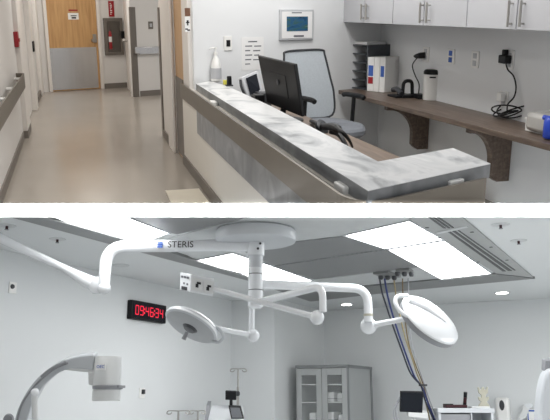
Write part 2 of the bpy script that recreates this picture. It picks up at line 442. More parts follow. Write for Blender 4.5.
# end of the office wall beside the counter, sign stack
struct(U, MB().box((1.06, 7.0, 0), (1.16, 7.38, H)), 'trim_6', m_trim, clip='U', bev=.006)
struct(U, MB().pbox(BW, .06, 2.7, 0, H, -.12, 0), 'wall_back', m_wallw, clip='U')
WE = BW
t = thing(U, 'room_sign', 'brown and white pictogram signs on the wall end beside wooden side door', 'sign', WE.P(*WE.uz(U.at(187, 32, plane=WE)), 0))
part(MB().pbox(WE, *WE.rect(U, 184.8, 8, 189.6, 16.2), 0, .012), 'brown_plate', m_brown, t, label='brown plate')
part(MB().pbox(WE, *WE.rect(U, 184.6, 16.8, 189.8, 32), 0, .008), 'white_plate', m_paper, t)
fg = MB().pbox(WE, *WE.rect(U, 186.3, 20.2, 188.2, 22.0), .008, .01).pbox(WE, *WE.rect(U, 185.6, 21.9, 189, 23.1), .008, .01).pbox(WE, *WE.rect(U, 186.6, 23, 188, 25.4), .008, .01)
part(fg, 'pictogram', m_inkd, t)
part(MB().pbox(WE, *WE.rect(U, 184.9, 28.4, 187.4, 29.7), .008, .01).pbox(WE, *WE.rect(U, 187.0, 29.4, 189.5, 30.8), .008, .01), 'arrow', m_inkd, t)
# right wall
struct(U, MB().box((3.3, 2.5, 0), (3.42, 8.2, H)), 'wall_office', m_wallw, clip='U')

# left wall fittings
p = U.at(18, 40, plane=LW, n=.04)
t = thing(U, 'fire_alarm_pull', 'red fire alarm pull station on the left corridor wall above the rail', 'alarm', LW.P(p.y, p.z-.08, 0))
part(MB().pbox(LW, p.y-.12, p.y+.12, p.z-.08, p.z+.1, 0, .05), 'housing', m_red, t, bev=.008)
part(MB().pbox(LW, p.y-.07, p.y+.07, p.z-.02, p.z+.02, .05, .06), 'pull_bar', m_red, t)
p = U.at(36.5, 43, x=-.61)
single(U, MB().box((-.61, 12.14, p.z-.075), (-.585, 12.4, p.z+.085)), 'card_reader', m_black, 'slim black card reader on white door casing of left corridor wall', 'card reader', bev=.006)
# left crash rail
t = thing(U, 'crash_rail', 'long stainless crash rail along the left corridor wall', 'rail', (-.67, 7.5, .68))
rl = fillet([(-.565, 5.2, 0), (-.565, 9.0, 0), (-.66, 9.02, 0)], .06, 5)
fp = MB()
for i in range(len(rl)-1):
    a, b = rl[i], rl[i+1]; d = (b-a).normalized(); n = V((-d.y, d.x, 0))*.014
    fp.hexa([a+V((0, 0, .68)), b+V((0, 0, .68)), b+n+V((0, 0, .68)), a+n+V((0, 0, .68)), a+V((0, 0, .84)), b+V((0, 0, .84)), b+n+V((0, 0, .84)), a+n+V((0, 0, .84))])
part(fp, 'face_plate', m_rail, t, clip='U')
for yy in (6.15, 6.75, 7.65, 8.75):
    part(MB().box((-.668, yy-.035, .785), (-.575, yy+.035, .81)), 'bracket', m_white, t, bev=.008)

# ------------------------------------------------------------------ reception counter
CT = .88
FX = 1.065
top_poly = [U.at(*p, z=CT) for p in ((196, 83.5), (210, 81), (226, 85.5), (271, 106), (378, 161.5), (453, 148), (490.5, 163.5), (368, 190.5))]
t = thing(U, 'reception_counter', 'white reception counter with marbled worktop and stainless bumper rail', 'counter', (1.2, 5.0, 0))
part(MB().prism([p-V((0, 0, .003)) for p in top_poly], (0, 0, .003)), 'counter_top', m_top, t)
ins = [V((p.x, p.y, CT-.065)) for p in top_poly]
part(MB().prism(ins, (0, 0, .062)), 'counter_edge', m_edge, t, label='grey marbled worktop edge')
A = V((1.045, 7.38, 0)); B = V((1.045, 2.62, 0)); Cc = V((1.76, 2.915, 0))
back = MB().prism([A, B, Cc, V((1.74, 3.08, 0)), V((1.3, 2.9, 0)), V((1.3, 6.9, 0)), V((1.1, 6.9, 0)), V((1.06, 7.38, 0))], (0, 0, CT-.067))
part(back, 'front_panel', m_lam, t, clip='U')
ip = MB().box((1.032, 2.66, .475), (1.047, 6.42, .74))
part(ip, 'marble_inlay', m_top2, t, label='grey marbled inlay panel', clip='U')
part(MB().box((1.028, 2.7, 0), (1.047, 7.38, .1)), 'kick_base', m_base, t, clip='U')
# bumper rail bent round the corner
path = fillet([(1.03, 7.42, 0), (.99, 2.45, 0), (1.72, 2.74, 0)], .22, 10)
rb = MB()
for i in range(len(path)-1):
    a, b = path[i], path[i+1]
    d0 = (path[min(i+1, len(path)-1)]-path[max(i-1, 0)]).normalized(); d1_ = (path[min(i+2, len(path)-1)]-path[i]).normalized()
    n0 = V((-d0.y, d0.x, 0))*.014; n1 = V((-d1_.y, d1_.x, 0))*.014
    z0 = V((0, 0, .69)); z1 = V((0, 0, .835))
    rb.add([a+z0, b+z0, b+n1+z0, a+n0+z0, a+z1, b+z1, b+n1+z1, a+n0+z1], [(0, 1, 2, 3), (7, 6, 5, 4), (4, 5, 1, 0), (6, 7, 3, 2)] + ([(0, 3, 7, 4)] if i == 0 else []) + ([(1, 5, 6, 2)] if i == len(path)-2 else []))
bmrail = part(rb, 'bumper_rail', m_rail, t, label='stainless bumper rail', clip='U')
for px, py in ((215, 101), (337, 184)):
    q = U.at(px, py, z=.845)
    part(MB().box((1.036, q.y-.06, .78), (1.085, q.y+.06, .845)), 'bracket', m_white, t, bev=.008)
dv = V((.72, .3, 0)).normalized(); nv = V((-dv.y, dv.x, 0))
for px, py in ((404, 190.5), (461, 180.5)):
    q = U.at(px, py, z=.845)+nv*.035
    part(MB().prism([q-dv*.045-nv*.02-V((0, 0, .06)), q+dv*.045-nv*.02-V((0, 0, .06)), q+dv*.045+nv*.05-V((0, 0, .06)), q-dv*.045+nv*.05-V((0, 0, .06))], (0, 0, .06)), 'bracket', m_white, t, bev=.006)
single(U, MB().box((.7, 5.3, 0), (1.0, 6.22, .012)), 'floor_mat', m_cream, 'cream flat mat on the floor beside the counter base', 'mat', clip='U')

# desk behind the counter
t = thing(U, 'desk', 'brown wooden desk top fixed behind the marbled counter', 'desk', (1.6, 5, 0))
part(MB().prism([(1.35, 3.1, .7), (1.84, 3.28, .7), (1.785, 3.7, .7), (1.76, 6.3, .7), (1.35, 6.3, .7)], (0, 0, .03)), 'desk_top', m_deskwood, t, bev=.004)
part(MB().box((1.4, 6.18, 0), (1.74, 6.22, .7)), 'end_panel', m_deskwood, t, clip='U')
part(MB().box((1.4, 4.5, 0), (1.74, 4.54, .7)), 'end_panel', m_deskwood, t, clip='U')

# hand sanitiser bottle
q = U.at(216.3, 81.5, z=CT)
t = thing(U, 'sanitizer_bottle', 'white pump bottle of hand sanitizer at the far end of the counter', 'bottle', q)
s_ = .0092
part(MB().lathe(q, (0, 0, 1), [(.056, 0), (.066, .01), (.068, .06), (.064, .14), (.05, .2), (.02, .24), (.018, .25)], 24, .75), 'bottle_body', m_white, t)
part(MB().lathe(q+V((0, 0, .25)), (0, 0, 1), [(.02, 0), (.02, .03), (.008, .032), (.008, .06), (.016, .062), (.016, .075)], 16).tube([q+V((0, 0, .318)), q+V((-.05, -.01, .318)), q+V((-.06, -.012, .305))], .008, 8), 'pump', m_white, t)
part(MB().lathe(q+V((0, 0, .03)), (0, 0, 1), [(.069, 0), (.0675, .1)], 24, .76), 'wrap_label', m_silver, t, label='pale printed label')
q = U.at(229.3, 86, z=CT)
t = thing(U, 'pen_cup', 'small black round desk cup on the counter behind the sanitizer bottle', 'cup', q)
part(MB().lathe(q, (0, 0, 1), [(.022, 0), (.024, .004), (.022, .085), (.016, .09)], 16), 'cup_body', m_black, t)
part(MB().box(q+V((-.03, -.03, 0)), q+V((.03, .03, .012)), ), 'foot', m_dark, t)
q = U.at(225.5, 84.5, z=CT)
single(U, MB().box(q+V((-.018, -.03, 0)), q+V((.018, .03, .04))), 'sticky_notes', m_yellow, 'tiny yellow sticky note pad beside the black desk cup', 'notepad')

# things on the back wall
t = thing(U, 'wall_intercom', 'white wall plate with a black window above the counter end', 'wall plate', BW.P(*BW.uz(U.at(227, 51, plane=BW)), 0))
part(MB().pbox(BW, *BW.rect(U, 223.6, 36, 231.6, 50.5), 0, .012), 'plate', m_white, t, bev=.003)
part(MB().pbox(BW, *BW.rect(U, 225.8, 40, 229.6, 46.5), .012, .016), 'window', m_black, t)
t = thing(U, 'paper_notice', 'white printed paper notice taped on the wall left of the monitor', 'notice', BW.P(*BW.uz(U.at(252, 70, plane=BW)), 0))
part(MB().pbox(BW, *BW.rect(U, 241.5, 37, 263.5, 70), 0, .003), 'sheet', m_paper, t)
pm = MB()
for (x0, y0, x1, y1) in ((248, 41, 257, 42.2), (245, 45.5, 252, 46.6), (254, 45.5, 261, 46.6), (245, 50, 250, 51.2), (253, 50, 260, 51.2), (245, 54.5, 252, 55.6), (254, 54.5, 259, 55.6), (245, 59, 251, 60.1), (253, 59, 261, 60.1), (245, 63.5, 250, 64.5)):
    pm.pbox(BW, *BW.rect(U, x0, y0, x1, y1), .003, .004)
part(pm, 'print', m_ink, t)
r_ = BW.rect(U, 278.5, 9.5, 312, 40)
t = thing(U, 'wall_tablet', 'silver framed wall screen showing a blue picture, above the office chair', 'screen', BW.P((r_[0]+r_[1])/2, r_[2], 0))
part(MB().pbox(BW, *r_, 0, .03), 'frame', m_silver, t, bev=.006)
part(MB().pbox(BW, r_[0]+.02, r_[1]-.02, r_[2]+.02, r_[3]-.02, .03, .033), 'mount_sheet', m_paper, t)
m_pic = streak_mat('blue_landscape_picture', [(.3, rgb(20, 44, 66)), (.5, rgb(46, 92, 130)), (.65, rgb(60, 96, 78)), (.8, rgb(150, 184, 210))], (4, 4, 8), 2.5, 5, .6, .2)
part(MB().pbox(BW, *BW.rect(U, 285, 16.5, 306, 31), .033, .036), 'display', m_pic, t, label='dark blue picture')
part(MB().pbox(BW, *BW.rect(U, 290, 12.2, 300, 13.2), .033, .035), 'heading', m_ink, t)
part(MB().pbox(BW, *BW.rect(U, 292, 35, 302, 36.8), .033, .035), 'caption', m_ink, t)

# computer monitor seen from behind
d1m, d2m = 5.15, 5.75
tl, tr, br, bl = U.at(257.5, 55.5, d=d2m), U.at(294, 64, d=d1m), U.at(301.8, 117, d=d1m), U.at(267, 103, d=d2m)
rv = (tr-tl).normalized(); upv = (tl-bl).normalized(); nb = rv.cross(upv).normalized()
if nb.dot(U.f) < 0: nb = -nb          # away from the camera
mc = (tl+tr+br+bl)/4
foot = V((mc.x, mc.y, .732)) + V((nb.x, nb.y, 0))*.02
t = thing(U, 'computer_monitor', 'black desktop monitor seen from behind on the desk', 'monitor', foot)
part(MB().prism([bl, br, tr, tl], nb*.03), 'housing', m_black, t, bev=.008)
ce = MB(); k = [mc+(p-mc)*.45 for p in (bl, br, tr, tl)]
part(ce.prism(k, -nb*.006), 'rear_cover', m_black, t, bev=.002)
part(MB().prism([p+nb*.03 for p in (mc+(bl-mc)*.93, mc+(br-mc)*.93, mc+(tr-mc)*.93, mc+(tl-mc)*.93)], nb*.003), 'screen', m_scr, t)
part(MB().lathe(mc-nb*.007+upv*.02, -nb, [(.022, 0), (.022, .003), (.016, .004)], 20), 'emblem', m_dark, t, label='round grey emblem')
part(MB().tube([mc+nb*.02-upv*.05, mc+nb*.02-upv*.14, V((foot.x, foot.y, .75))], [.012, .016, .03], 12), 'stand_neck', m_black, t)
part(MB().lathe((foot.x, foot.y, .731), (0, 0, 1), [(.17, 0), (.17, .012), (.06, .025)], 24), 'stand_base', m_black, t)

t = thing(U, 'keyboard', 'black keyboard on the desk half hidden by the counter under the monitor', 'keyboard', (1.5, 4.85, .731))
part(MB().prism([(1.4, 4.3, .731), (1.56, 4.3, .731), (1.62, 5.45, .731), (1.44, 5.45, .731)], (0, 0, .022)), 'body', m_black, t, bev=.004)
kb = MB()
for i in range(4):
    for j in range(22):
        kb.box((1.415+.036*i+.002*j, 4.32+.05*j, .753), (1.445+.036*i+.002*j, 4.36+.05*j, .76))
part(kb, 'keys', m_dark, t)
# desk phone
q = V((1.57, 6.05, .73))
t = thing(U, 'desk_phone', 'white and grey desk phone with dark display behind the counter', 'phone', q)
def ph(px, py, d): return U.at(px, py, d=d)
dp = 6.35
pf = [ph(241.5, 77, dp), ph(258, 70, dp+.15), ph(264, 96, dp+.1), ph(249, 104, dp)]
nn = (pf[1]-pf[0]).cross(pf[3]-pf[0]).normalized()
if nn.dot(U.f) < 0: nn = -nn
part(MB().prism(pf, nn*.05), 'phone_body', m_silver, t, bev=.01)
pc = sum(pf, V((0, 0, 0)))/4
sc = [pc+(p-pc)*.62+V((0, 0, .022)) for p in pf]
part(MB().prism(sc, -nn*.006), 'display', m_scr, t)
part(MB().tube(spline([ph(240.5, 80, dp-.02), ph(241.2, 86, dp-.03), ph(244, 93, dp-.03), ph(248, 99, dp-.02)]), [.012]*19, 8), 'handset', m_dark, t, label='dark handset')
kp = MB()
for i in range(3):
    for j in range(3):
        c0 = pf[3]+(pf[2]-pf[3])*(.3+.22*i)+(pf[0]-pf[3])*(.1+.09*j)
        kp.box(c0-V((.007, .007, .006)), c0+V((.007, .007, .006)))
part(kp, 'keypad', m_dark, t)
part(MB().box((1.52, 6.02, .731), (1.62, 6.2, .86)), 'stand', m_dark, t)
# black desk caddy in front of the phone
q = U.at(259.5, 100, d=5.75)
t = thing(U, 'desk_organizer', 'small black box organizer between desk phone and monitor', 'organizer', (q.x, q.y, .731))
part(MB().box((q.x-.05, q.y-.06, .731), (q.x+.03, q.y+.06, q.z+.045)), 'box', m_black, t, bev=.006)
part(MB().box((q.x-.1, q.y-.04, .731), (q.x-.05, q.y+.05, q.z+.015)), 'tray', m_dark, t, bev=.006)

# office chair
sc_ = V((2.29, 6.40, 0)); yaw = rad(16)
t = thing(U, 'office_chair', 'grey mesh back office chair with black arms behind the desk', 'chair', sc_, yaw)
def cl(mb, name, m, parent=t, **k): return part(mb, name, m, parent, local=True, **k)
sm = MB()
prof = []
for i in range(24):
    a = 2*math.pi*i/24; cx_ = math.copysign(abs(math.cos(a))**.55, math.cos(a)); sy_ = math.copysign(abs(math.sin(a))**.55, math.sin(a))
    prof.append((cx_, sy_))
rings = [(.9, .44), (1.0, .47), (1.0, .505), (.93, .525), (.5, .53), (.05, .528)]
vs = []; fs = []
for s0, z in rings:
    for cx_, sy_ in prof: vs.append((cx_*.255*s0, sy_*.34*s0, z - (.03 if sy_ < -.8 else 0)))
for i in range(len(rings)-1):
    for k in range(24): fs.append((i*24+k, i*24+(k+1) % 24, (i+1)*24+(k+1) % 24, (i+1)*24+k))
fs.append(list(range(24))[::-1]); fs.append([5*24+k for k in range(24)])
cl(sm.add(vs, fs), 'seat', m_seat)
# backrest outline in chair space (x width, z), slightly reclined and curved
outl = [(-.25, .54), (-.275, .7), (-.265, .92), (-.25, 1.12), (-.22, 1.165), (0, 1.175), (.2, 1.17), (.225, 1.12), (.265, .92), (.295, .74), (.26, .54), (0, .52)]
def bk(x, z): return V((x, .33+(z-.5)*.16-.25*(x*x), z))
fr_ = spline([bk(*p) for p in outl+outl[:1]], 5)
cl(MB().tube(fr_, .011, 8), 'back_frame', m_dark)
fm = MB(); vs = []; fs = []
o2 = [V((p.x, 0, p.z)) for p in fr_]
cen = V((0, 0, .82)); N_ = len(o2)
for rr in (1.0, .75, .5, .25, .02):
    for p in o2:
        q = cen+(p-cen)*rr
        vs.append(bk(q.x, q.z))
for i in range(4):
    for k in range(N_-1): fs.append((i*N_+k, i*N_+k+1, (i+1)*N_+k+1, (i+1)*N_+k))
cl(MB().add(vs, fs+[[4*N_+k for k in range(N_-1)]]), 'backrest', m_mesh)
cl(MB().box((-.2, .36, .6), (.2, .385, .7)), 'lumbar_pad', m_seat, bev=.01)
for sgn in (-1, 1):
    ar = cl(MB().tube(fillet([(sgn*.18, 0, .46), (sgn*.28, .02, .47), (sgn*.28, .0, .75)], .05), .02, 10), 'arm_post', m_black)
    cl(MB().tube(spline([(sgn*.28, -.16, 0.750), (sgn*.28, -.1, 0.765), (sgn*.28, .1, 0.765), (sgn*.28, .17, 0.755)]), [.014]+[.024]*17+[.014], 10), 'arm_pad', m_black, ar)
cl(MB().tube([(0, 0, .1), (0, 0, .41)], .03, 12), 'gas_lift', m_black)
cl(MB().box((-.1, -.1, .38), (.1, .2, .41)).tube(spline([(0, .15, .39), (0, .36, .45), (0, .37, .62)]), .022, 8), 'mechanism', m_black)
for i in range(5):
    a = 2*math.pi*i/5
    lg = cl(MB().tube([(0, 0, .12), (.28*math.cos(a), .28*math.sin(a), .075)], [.03, .018], 8), 'leg', m_black)
    cl(MB().lathe((.29*math.cos(a)-.02*math.sin(a), .29*math.sin(a)+.02*math.cos(a), .03), (-math.sin(a), math.cos(a), 0), [(.03, -.03), (.03, .03)], 12), 'caster', m_dark, lg)
# black looped handle object on the desk edge: near arm of a second seat, just behind the counter
q0 = U.at(330, 128, z=.76)
t = thing(U, 'desk_headset', 'black looped headset lying on the brown desk edge behind the counter', 'headset', U.at(340, 140, z=.732))
pts = [U.at(*p, z=z_) for p, z_ in (((311, 121), .75), ((322, 126), .78), ((333, 127), .84), ((342, 132), .85), ((349, 140), .80), ((352.5, 147), .745))]
part(MB().tube(spline(pts), [.014+.012*min(1, i/12) if i < 16 else .024-.0006*i for i in range(31)][:len(spline(pts))], 10), 'headband', m_black, t)
pts = [U.at(*p, z=z_) for p, z_ in (((331, 132), .78), ((338, 134), .79), ((343, 140), .775), ((346, 147), .745))]
part(MB().tube(spline(pts), .016, 8), 'boom', m_black, t)
c0 = U.at(322, 127, z=.77); part(MB().lathe(c0, (.4, -.6, .5), [(.02, -.02), (.05, -.015), (.055, .01), (.03, .025)], 16), 'ear_cushion', m_dark, t)

# ------------------------------------------------------------------ wall cabinets
FXc = 2.8
def yfront(px): return U.at(px, 20, x=FXc).y
edges = [U.at(343, 20, x=FXc).y, yfront(392.5), yfront(466.5), yfront(556)]
seams = [yfront(364), yfront(423.5), yfront(516.5)]
names = ['grey wall cabinet with two doors nearest the back wall corner', 'middle grey wall cabinet with two doors above the wall outlets', 'grey wall cabinet at right end above the black charger and bin']
hp = [(361.3, 366.2), (420.5, 427), (509.5, 521.5)]
hrow = [(6, 20), (5, 22.8), (3.5, 27)]
zb_ = 1.427
for i in range(3):
    ya, yb = edges[i], edges[i+1]
    t = thing(U, 'wall_cabinet', names[i], 'cabinet', (3.05, (ya+yb)/2, zb_), group='grey wall cabinets')
    part(MB().box((FXc+.022, yb+.004, zb_), (3.297, ya-.004, 2.15)), 'carcass', m_cabin, t)
    for j, (y0, y1) in enumerate(((seams[i], ya), (yb, seams[i]))):
        dd = part(MB().box((FXc, y0+.006, zb_), (FXc+.02, y1-.006, 2.15)), 'door', m_cab, t, bev=.002)
        hx = hp[i][j]; za = U.at(hx, hrow[i][0], x=FXc-.03); zc_ = U.at(hx, hrow[i][1], x=FXc-.03)
        yy = za.y
        hm = MB().tube([(FXc-.032, yy, zc_.z), (FXc-.032, yy, za.z+.02)], .009, 10)
        hm.tube([(FXc-.032, yy, zc_.z+.02), (FXc+.002, yy, zc_.z+.02)], .006, 8).tube([(FXc-.032, yy, za.z), (FXc+.002, yy, za.z)], .006, 8)
        part(hm, 'handle', m_chrome, dd)

# ------------------------------------------------------------------ long wall shelf and brackets
ZS = .72
fa = U.at(338.5, 90, z=ZS); fb = U.at(556, 146.2, z=ZS)
t = thing(U, 'wall_shelf', 'long dark wooden shelf counter along the right wall', 'shelf', (3.1, 5.5, ZS-.04))
yb_ = BW.O.y + (fa.x-BW.O.x)*.286
part(MB().prism([V((fa.x, fa.y, ZS-.042)), V((fb.x, fb.y, ZS-.042)), V((3.298, fb.y, ZS-.042)), V((3.298, 7.55, ZS-.042))], (0, 0, .042)), 'board', m_wood2, t, bev=.003)
def bracket(px_b, py_b, lab):
    b = U.at(px_b, py_b, x=3.3); y = b.y
    fx = fa.x+(fb.x-fa.x)*(fa.y-y)/(fa.y-fb.y)
    zl = b.z; zt = ZS-.043
    x0 = fx+.07
    pts = [(3.298, zl), (3.298, zt), (x0, zt), (x0, zt-.05)]
    n = 9; xw = 3.298-.17
    for k in range(n+1):
        a = math.pi/2*k/n
        pts.append((x0+.02+(xw-x0-.02)*math.sin(a), (zt-.05)-(.24)*(1-math.cos(a))))
    pts += [(xw, zl+.05), (xw+.03, zl+.02), (xw+.06, zl)]
    single(U, MB().prism([V((p[0], y, p[1])) for p in pts], (0, .07, 0)), 'shelf_bracket', m_wood2, lab, 'bracket', group='wooden shelf brackets', bev=.003, clip='U')
    return y
by1 = bracket(428, 149, 'dark wooden curved bracket under the shelf, the farther one below the white canister')
by2 = bracket(509, 181, 'dark wooden curved bracket under the shelf, the nearer one below the coiled cable')

# letter trays
q0 = U.at(350.5, 84.5, z=ZS); 
TX0, TX1 = 2.86, 3.2; TY0, TY1 = 6.95, 7.3
tp = Plane(U.at(350.5, 88, z=ZS), (.3, -.954, 0), (-.954, -.3, 0)); tp.O.z = 0
ua, ub, za, zt = tp.rect(U, 350.5, 44.5, 368, 88)
t = thing(U, 'letter_tray', 'dark grey five tier letter tray in the shelf corner behind the binders', 'tray', tp.P((ua+ub)/2, ZS, -.15))
fm = MB().pbox(tp, ua, ua+.022, ZS, zt, -.33, .006).pbox(tp, ub-.018, ub, ZS, zt, -.33, .006).pbox(tp, ua, ub, ZS, zt, -.34, -.33)
part(fm, 'frame', m_tray, t)
for i in range(6):
    zz = ZS+.004+(zt-ZS-.016)*i/5
    part(MB().pbox(tp, ua+.012, ub-.012, zz, zz+.01, -.33, .004), 'tier', m_tray, t)
single(U, MB().pbox(tp, ua+.03, ub-.05, zt, zt+.028, -.28, -.02), 'paper_stack', m_paper, 'small stack of papers lying on top of the dark letter tray', 'paper')
# binders
bp = Plane(U.at(367, 91, z=ZS), (.5, -.866, 0), (-.866, -.5, 0)); bp.O.z = 0
lab_b = ['white ring binder with red and blue spine label, leftmost of three on the shelf', 'thin white ring binder with plain spine, middle of three on the shelf', 'wide white ring binder with blue spine label, rightmost of three on the shelf']
spans = [(366.8, 373.4), (373.7, 378.5), (379, 384.2)]
for i, (a, b) in enumerate(spans):
    p0 = U.at(a, 92, plane=bp); p1 = U.at(b, 92, plane=bp)
    x0 = bp.uz(p0)[0]; x1 = bp.uz(p1)[0]
    hb = U.z_at(p0.x, p0.y, 57)
    t = thing(U, 'ring_binder', lab_b[i], 'binder', bp.P((x0+x1)/2, ZS, -.1), group='white binders on the shelf')
    part(MB().pbox(bp, x0, x1, ZS+.001, hb, -.27, 0), 'cover', m_white, t, bev=.003)
    if i != 1:
        part(MB().pbox(bp, x0+.012, x1-.012, ZS+.16, ZS+.27, 0, .003), 'spine_label', m_bprint, t, label='blue spine label')
    if i == 0:
        part(MB().pbox(bp, x0+.012, x1-.012, ZS+.08, ZS+.15, 0, .003), 'spine_label', m_red, t, label='red spine label')
# black stapler, charging dock, canister, cable
q = U.at(397, 97, z=ZS)
t = thing(U, 'stapler', 'small black stapler on the shelf beside the binders', 'stapler', q)
part(MB().box(q+V((-.06, -.1, 0)), q+V((.05, .1, .02))), 'base', m_black, t, bev=.005)
part(MB().tube(spline([q+V((0, -.1, .04)), q+V((0, 0, .075)), q+V((0, .1, .06))]), .026, 8), 'arm', m_dark, t)
q = U.at(407, 97.5, z=ZS)
t = thing(U, 'hole_punch', 'black two hole punch with arched handle on the shelf', 'hole punch', q)
part(MB().box(q+V((-.07, -.06, 0)), q+V((.09, .08, .03))), 'base', m_black, t, bev=.005)
part(MB().tube(fillet([q+V((-.05, 0, .02)), q+V((-.045, 0, .16)), q+V((.045, 0, .165)), q+V((.055, 0, .02))], .05), .018, 8), 'handle', m_black, t)
q = U.at(418.5, 98.5, z=ZS)
single(U, MB().box(q+V((-.03, -.06, 0)), q+V((.05, .06, .045))), 'charging_block', m_black, 'black charging block on the shelf left of the white canister', 'charger', bev=.006)
q = U.at(431.5, 99.5, z=ZS)
rr = 8.9*U.depth(q)/F; hh = (U.z_at(q.x, q.y, 69.5)-ZS)
t = thing(U, 'wipes_canister', 'white cylindrical wipes canister with a black lid on the shelf', 'canister', q)
part(MB().lathe(q, (0, 0, 1), [(rr*.96, 0), (rr, .01), (rr, hh*.84), (rr*.97, hh*.85)], 28), 'canister_body', m_white, t)
part(MB().lathe(q+V((0, 0, hh*.85)), (0, 0, 1), [(rr*1.03, 0), (rr*1.03, hh*.09), (rr*.85, hh*.15), (rr*.3, hh*.16)], 28), 'lid', m_black, t)
v_ = (U.C-q); v_.z = 0; v_.normalize()
lb = MB()
sdir = V((-v_.y, v_.x, 0))
lb.box((0, 0, 0), (0, 0, 0)) if False else None
lb.prism([q+v_*(rr+.001)+sdir*(-.03)+V((0, 0, hh*.74)), q+v_*(rr+.001)+sdir*.03+V((0, 0, hh*.74)), q+v_*(rr+.001)+sdir*.03+V((0, 0, hh*.79)), q+v_*(rr+.001)+sdir*(-.03)+V((0, 0, hh*.79))], v_*.003)
part(lb, 'label', m_inkd, t, label='small dark printed mark')

# outlets on the right wall
def outlet(x0, y0, x1, y1, lab, mface=m_white, holes=m_ink, grp='wall outlets above the shelf'):
    a, b, z0, z1 = RW.rect(U, x0, y0, x1, y1)
    t = thing(U, 'wall_outlet', lab, 'outlet', RW.P((a+b)/2, z0, 0), group=grp)
    part(MB().pbox(RW, a, b, z0, z1, 0, .01), 'plate', m_white, t, bev=.003)
    m_ = (z0+z1)/2; w_ = (b-a)
    for s in (-1, 1):
        part(MB().pbox(RW, a+w_*.28, b-w_*.28, m_+s*(z1-z0)*.22-.022, m_+s*(z1-z0)*.22+.022, .01, .014), 'socket', mface, t)
    return t
outlet(423.5, 47, 429.5, 62, 'white wall outlet with a black plug, above the canister', m_silver)
t = outlet(448, 49, 455, 64, 'white wall data plate with blue jacks, right of the canister', m_bprint)
outlet(472, 51, 479.5, 68, 'plain white wall outlet between data plate and black charger', m_silver)
outlet(506.5, 50, 514.5, 70, 'white wall outlet behind the black power adapter', m_silver)
outlet(500.5, 91, 508.5, 107, 'white wall outlet low above the coiled cable', m_silver)
q = U.at(422, 55.5, x=3.27)
t = thing(U, 'power_plug', 'black power plug in the wall outlet above the canister', 'plug', q)
part(MB().tube([q+V((.02, -.03, .005)), q+V((-.02, 0, 0)), q+V((-.03, .06, -.01)), q+V((-.03, .1, -.012))], [.03, .03, .022, .012], 10), 'plug_body', m_black, t)
cp = [U.at(*p, x=x_) for p, x_ in (((418, 57), 3.24), ((412.5, 65), 3.25), ((415, 75), 3.26), ((419, 84), 3.24), ((418.5, 94), 3.2))]
part(MB().tube(spline(cp), .006, 6), 'cord', m_black, t)
q = U.at(507, 58, x=3.26)
t = thing(U, 'power_adapter', 'black power adapter plugged into the wall, its cord hanging down', 'adapter', q)
a, b, z0, z1 = RW.rect(U, 503.5, 55, 511, 63.5, n=.02)
part(MB().pbox(RW, a, b, z0, z1, .012, .07), 'adapter_body', m_black, t, bev=.008)
a, b, z0, z1 = RW.rect(U, 505, 49.5, 508, 55, n=.02)
part(MB().pbox(RW, a, b, z0, z1, .012, .05), 'plug', m_black, t, bev=.006)
cp = [U.at(*p, x=x_) for p, x_ in (((506, 64), 3.25), ((508, 70), 3.26), ((513.5, 76), 3.27), ((516, 87), 3.27), ((514, 97), 3.26), ((508, 104), 3.2), ((507, 110), 3.15))]
part(MB().tube(spline(cp), .006, 6), 'cord', m_black, t)
# coiled cable on the shelf
q = U.at(511.5, 119, z=ZS)
cp = []
rn = random.Random(3)
for i in range(64):
    a = i*.62; k = .75+.25*math.sin(i*.37)
    cp.append(q+V((.12*k*math.cos(a)+.03*math.sin(i*.2), .16*k*math.sin(a), .02+.11*(.5+.5*math.sin(a*1.0+1+i*.05))*k)))
single(U, MB().tube(spline(cp, 3), .0065, 6), 'coiled_cable', m_black, 'tangled black cable coiled on the shelf under the power adapter', 'cable')
# plug adapter white in the low outlet
a, b, z0, z1 = RW.rect(U, 503, 92, 507.5, 101)
single(U, MB().pbox(RW, a, b, z0, z1, .015, .06), 'charger_plug', m_white, 'white charger plug in the low outlet above the coiled cable', 'plug', bev=.006)
# plastic bin at the right end with bag and blue item
q0 = U.at(523.5, 130.5, z=ZS); q1 = U.at(556, 141, z=ZS); 
x1 = 3.27
t = thing(U, 'storage_bin', 'white shallow plastic bin at the right end of the shelf', 'bin', (3.1, (q0.y+q1.y)/2, ZS))
bx0 = q0.x+.01; by0 = q1.y-.3; byf = q0.y
bw = MB()
bw.box((bx0, by0, ZS+.001), (x1, byf, ZS+.01))
bw.box((bx0, by0, ZS+.01), (bx0+.012, byf, ZS+.09)).box((x1-.012, by0, ZS+.01), (x1, byf, ZS+.09)).box((bx0+.012, byf-.012, ZS+.01), (x1-.012, byf, ZS+.09)).box((bx0+.012, by0, ZS+.01), (x1-.012, by0+.012, ZS+.09))
part(bw, 'tub', m_white, t, bev=.003)
part(MB().box((bx0-.012, by0, ZS+.085), (bx0, byf, ZS+.095)), 'rim', m_white, t)
q = U.at(534, 119, x=3.12)
pk = MB().prism([(2.99+.05, byf-.3, ZS+.012), (3.25, byf-.3, ZS+.012), (3.25, byf-.04, ZS+.012), (3.04, byf-.04, ZS+.012)], (0, 0, .13))
single(U, pk, 'packet', m_bag, 'clear grey plastic packet lying in the white bin', 'packet', bev=.03)
q = U.at(553, 126, x=3.02)
t = thing(U, 'spray_bottle', 'blue plastic bottle at the far right end of the shelf bin', 'bottle', (q.x, q.y, ZS+.012))
part(MB().lathe((q.x, q.y, ZS+.012), (0, 0, 1), [(.055, 0), (.06, .01), (.06, .11), (.045, .135), (.02, .15)], 20), 'bottle_body', m_blue, t)
part(MB().lathe((q.x, q.y, ZS+.16), (0, 0, 1), [(.02, 0), (.02, .03)], 14).tube([(q.x, q.y+.02, ZS+.135), (q.x, q.y+.1, ZS+.135)], .018, 8), 'cap', m_blue, t)

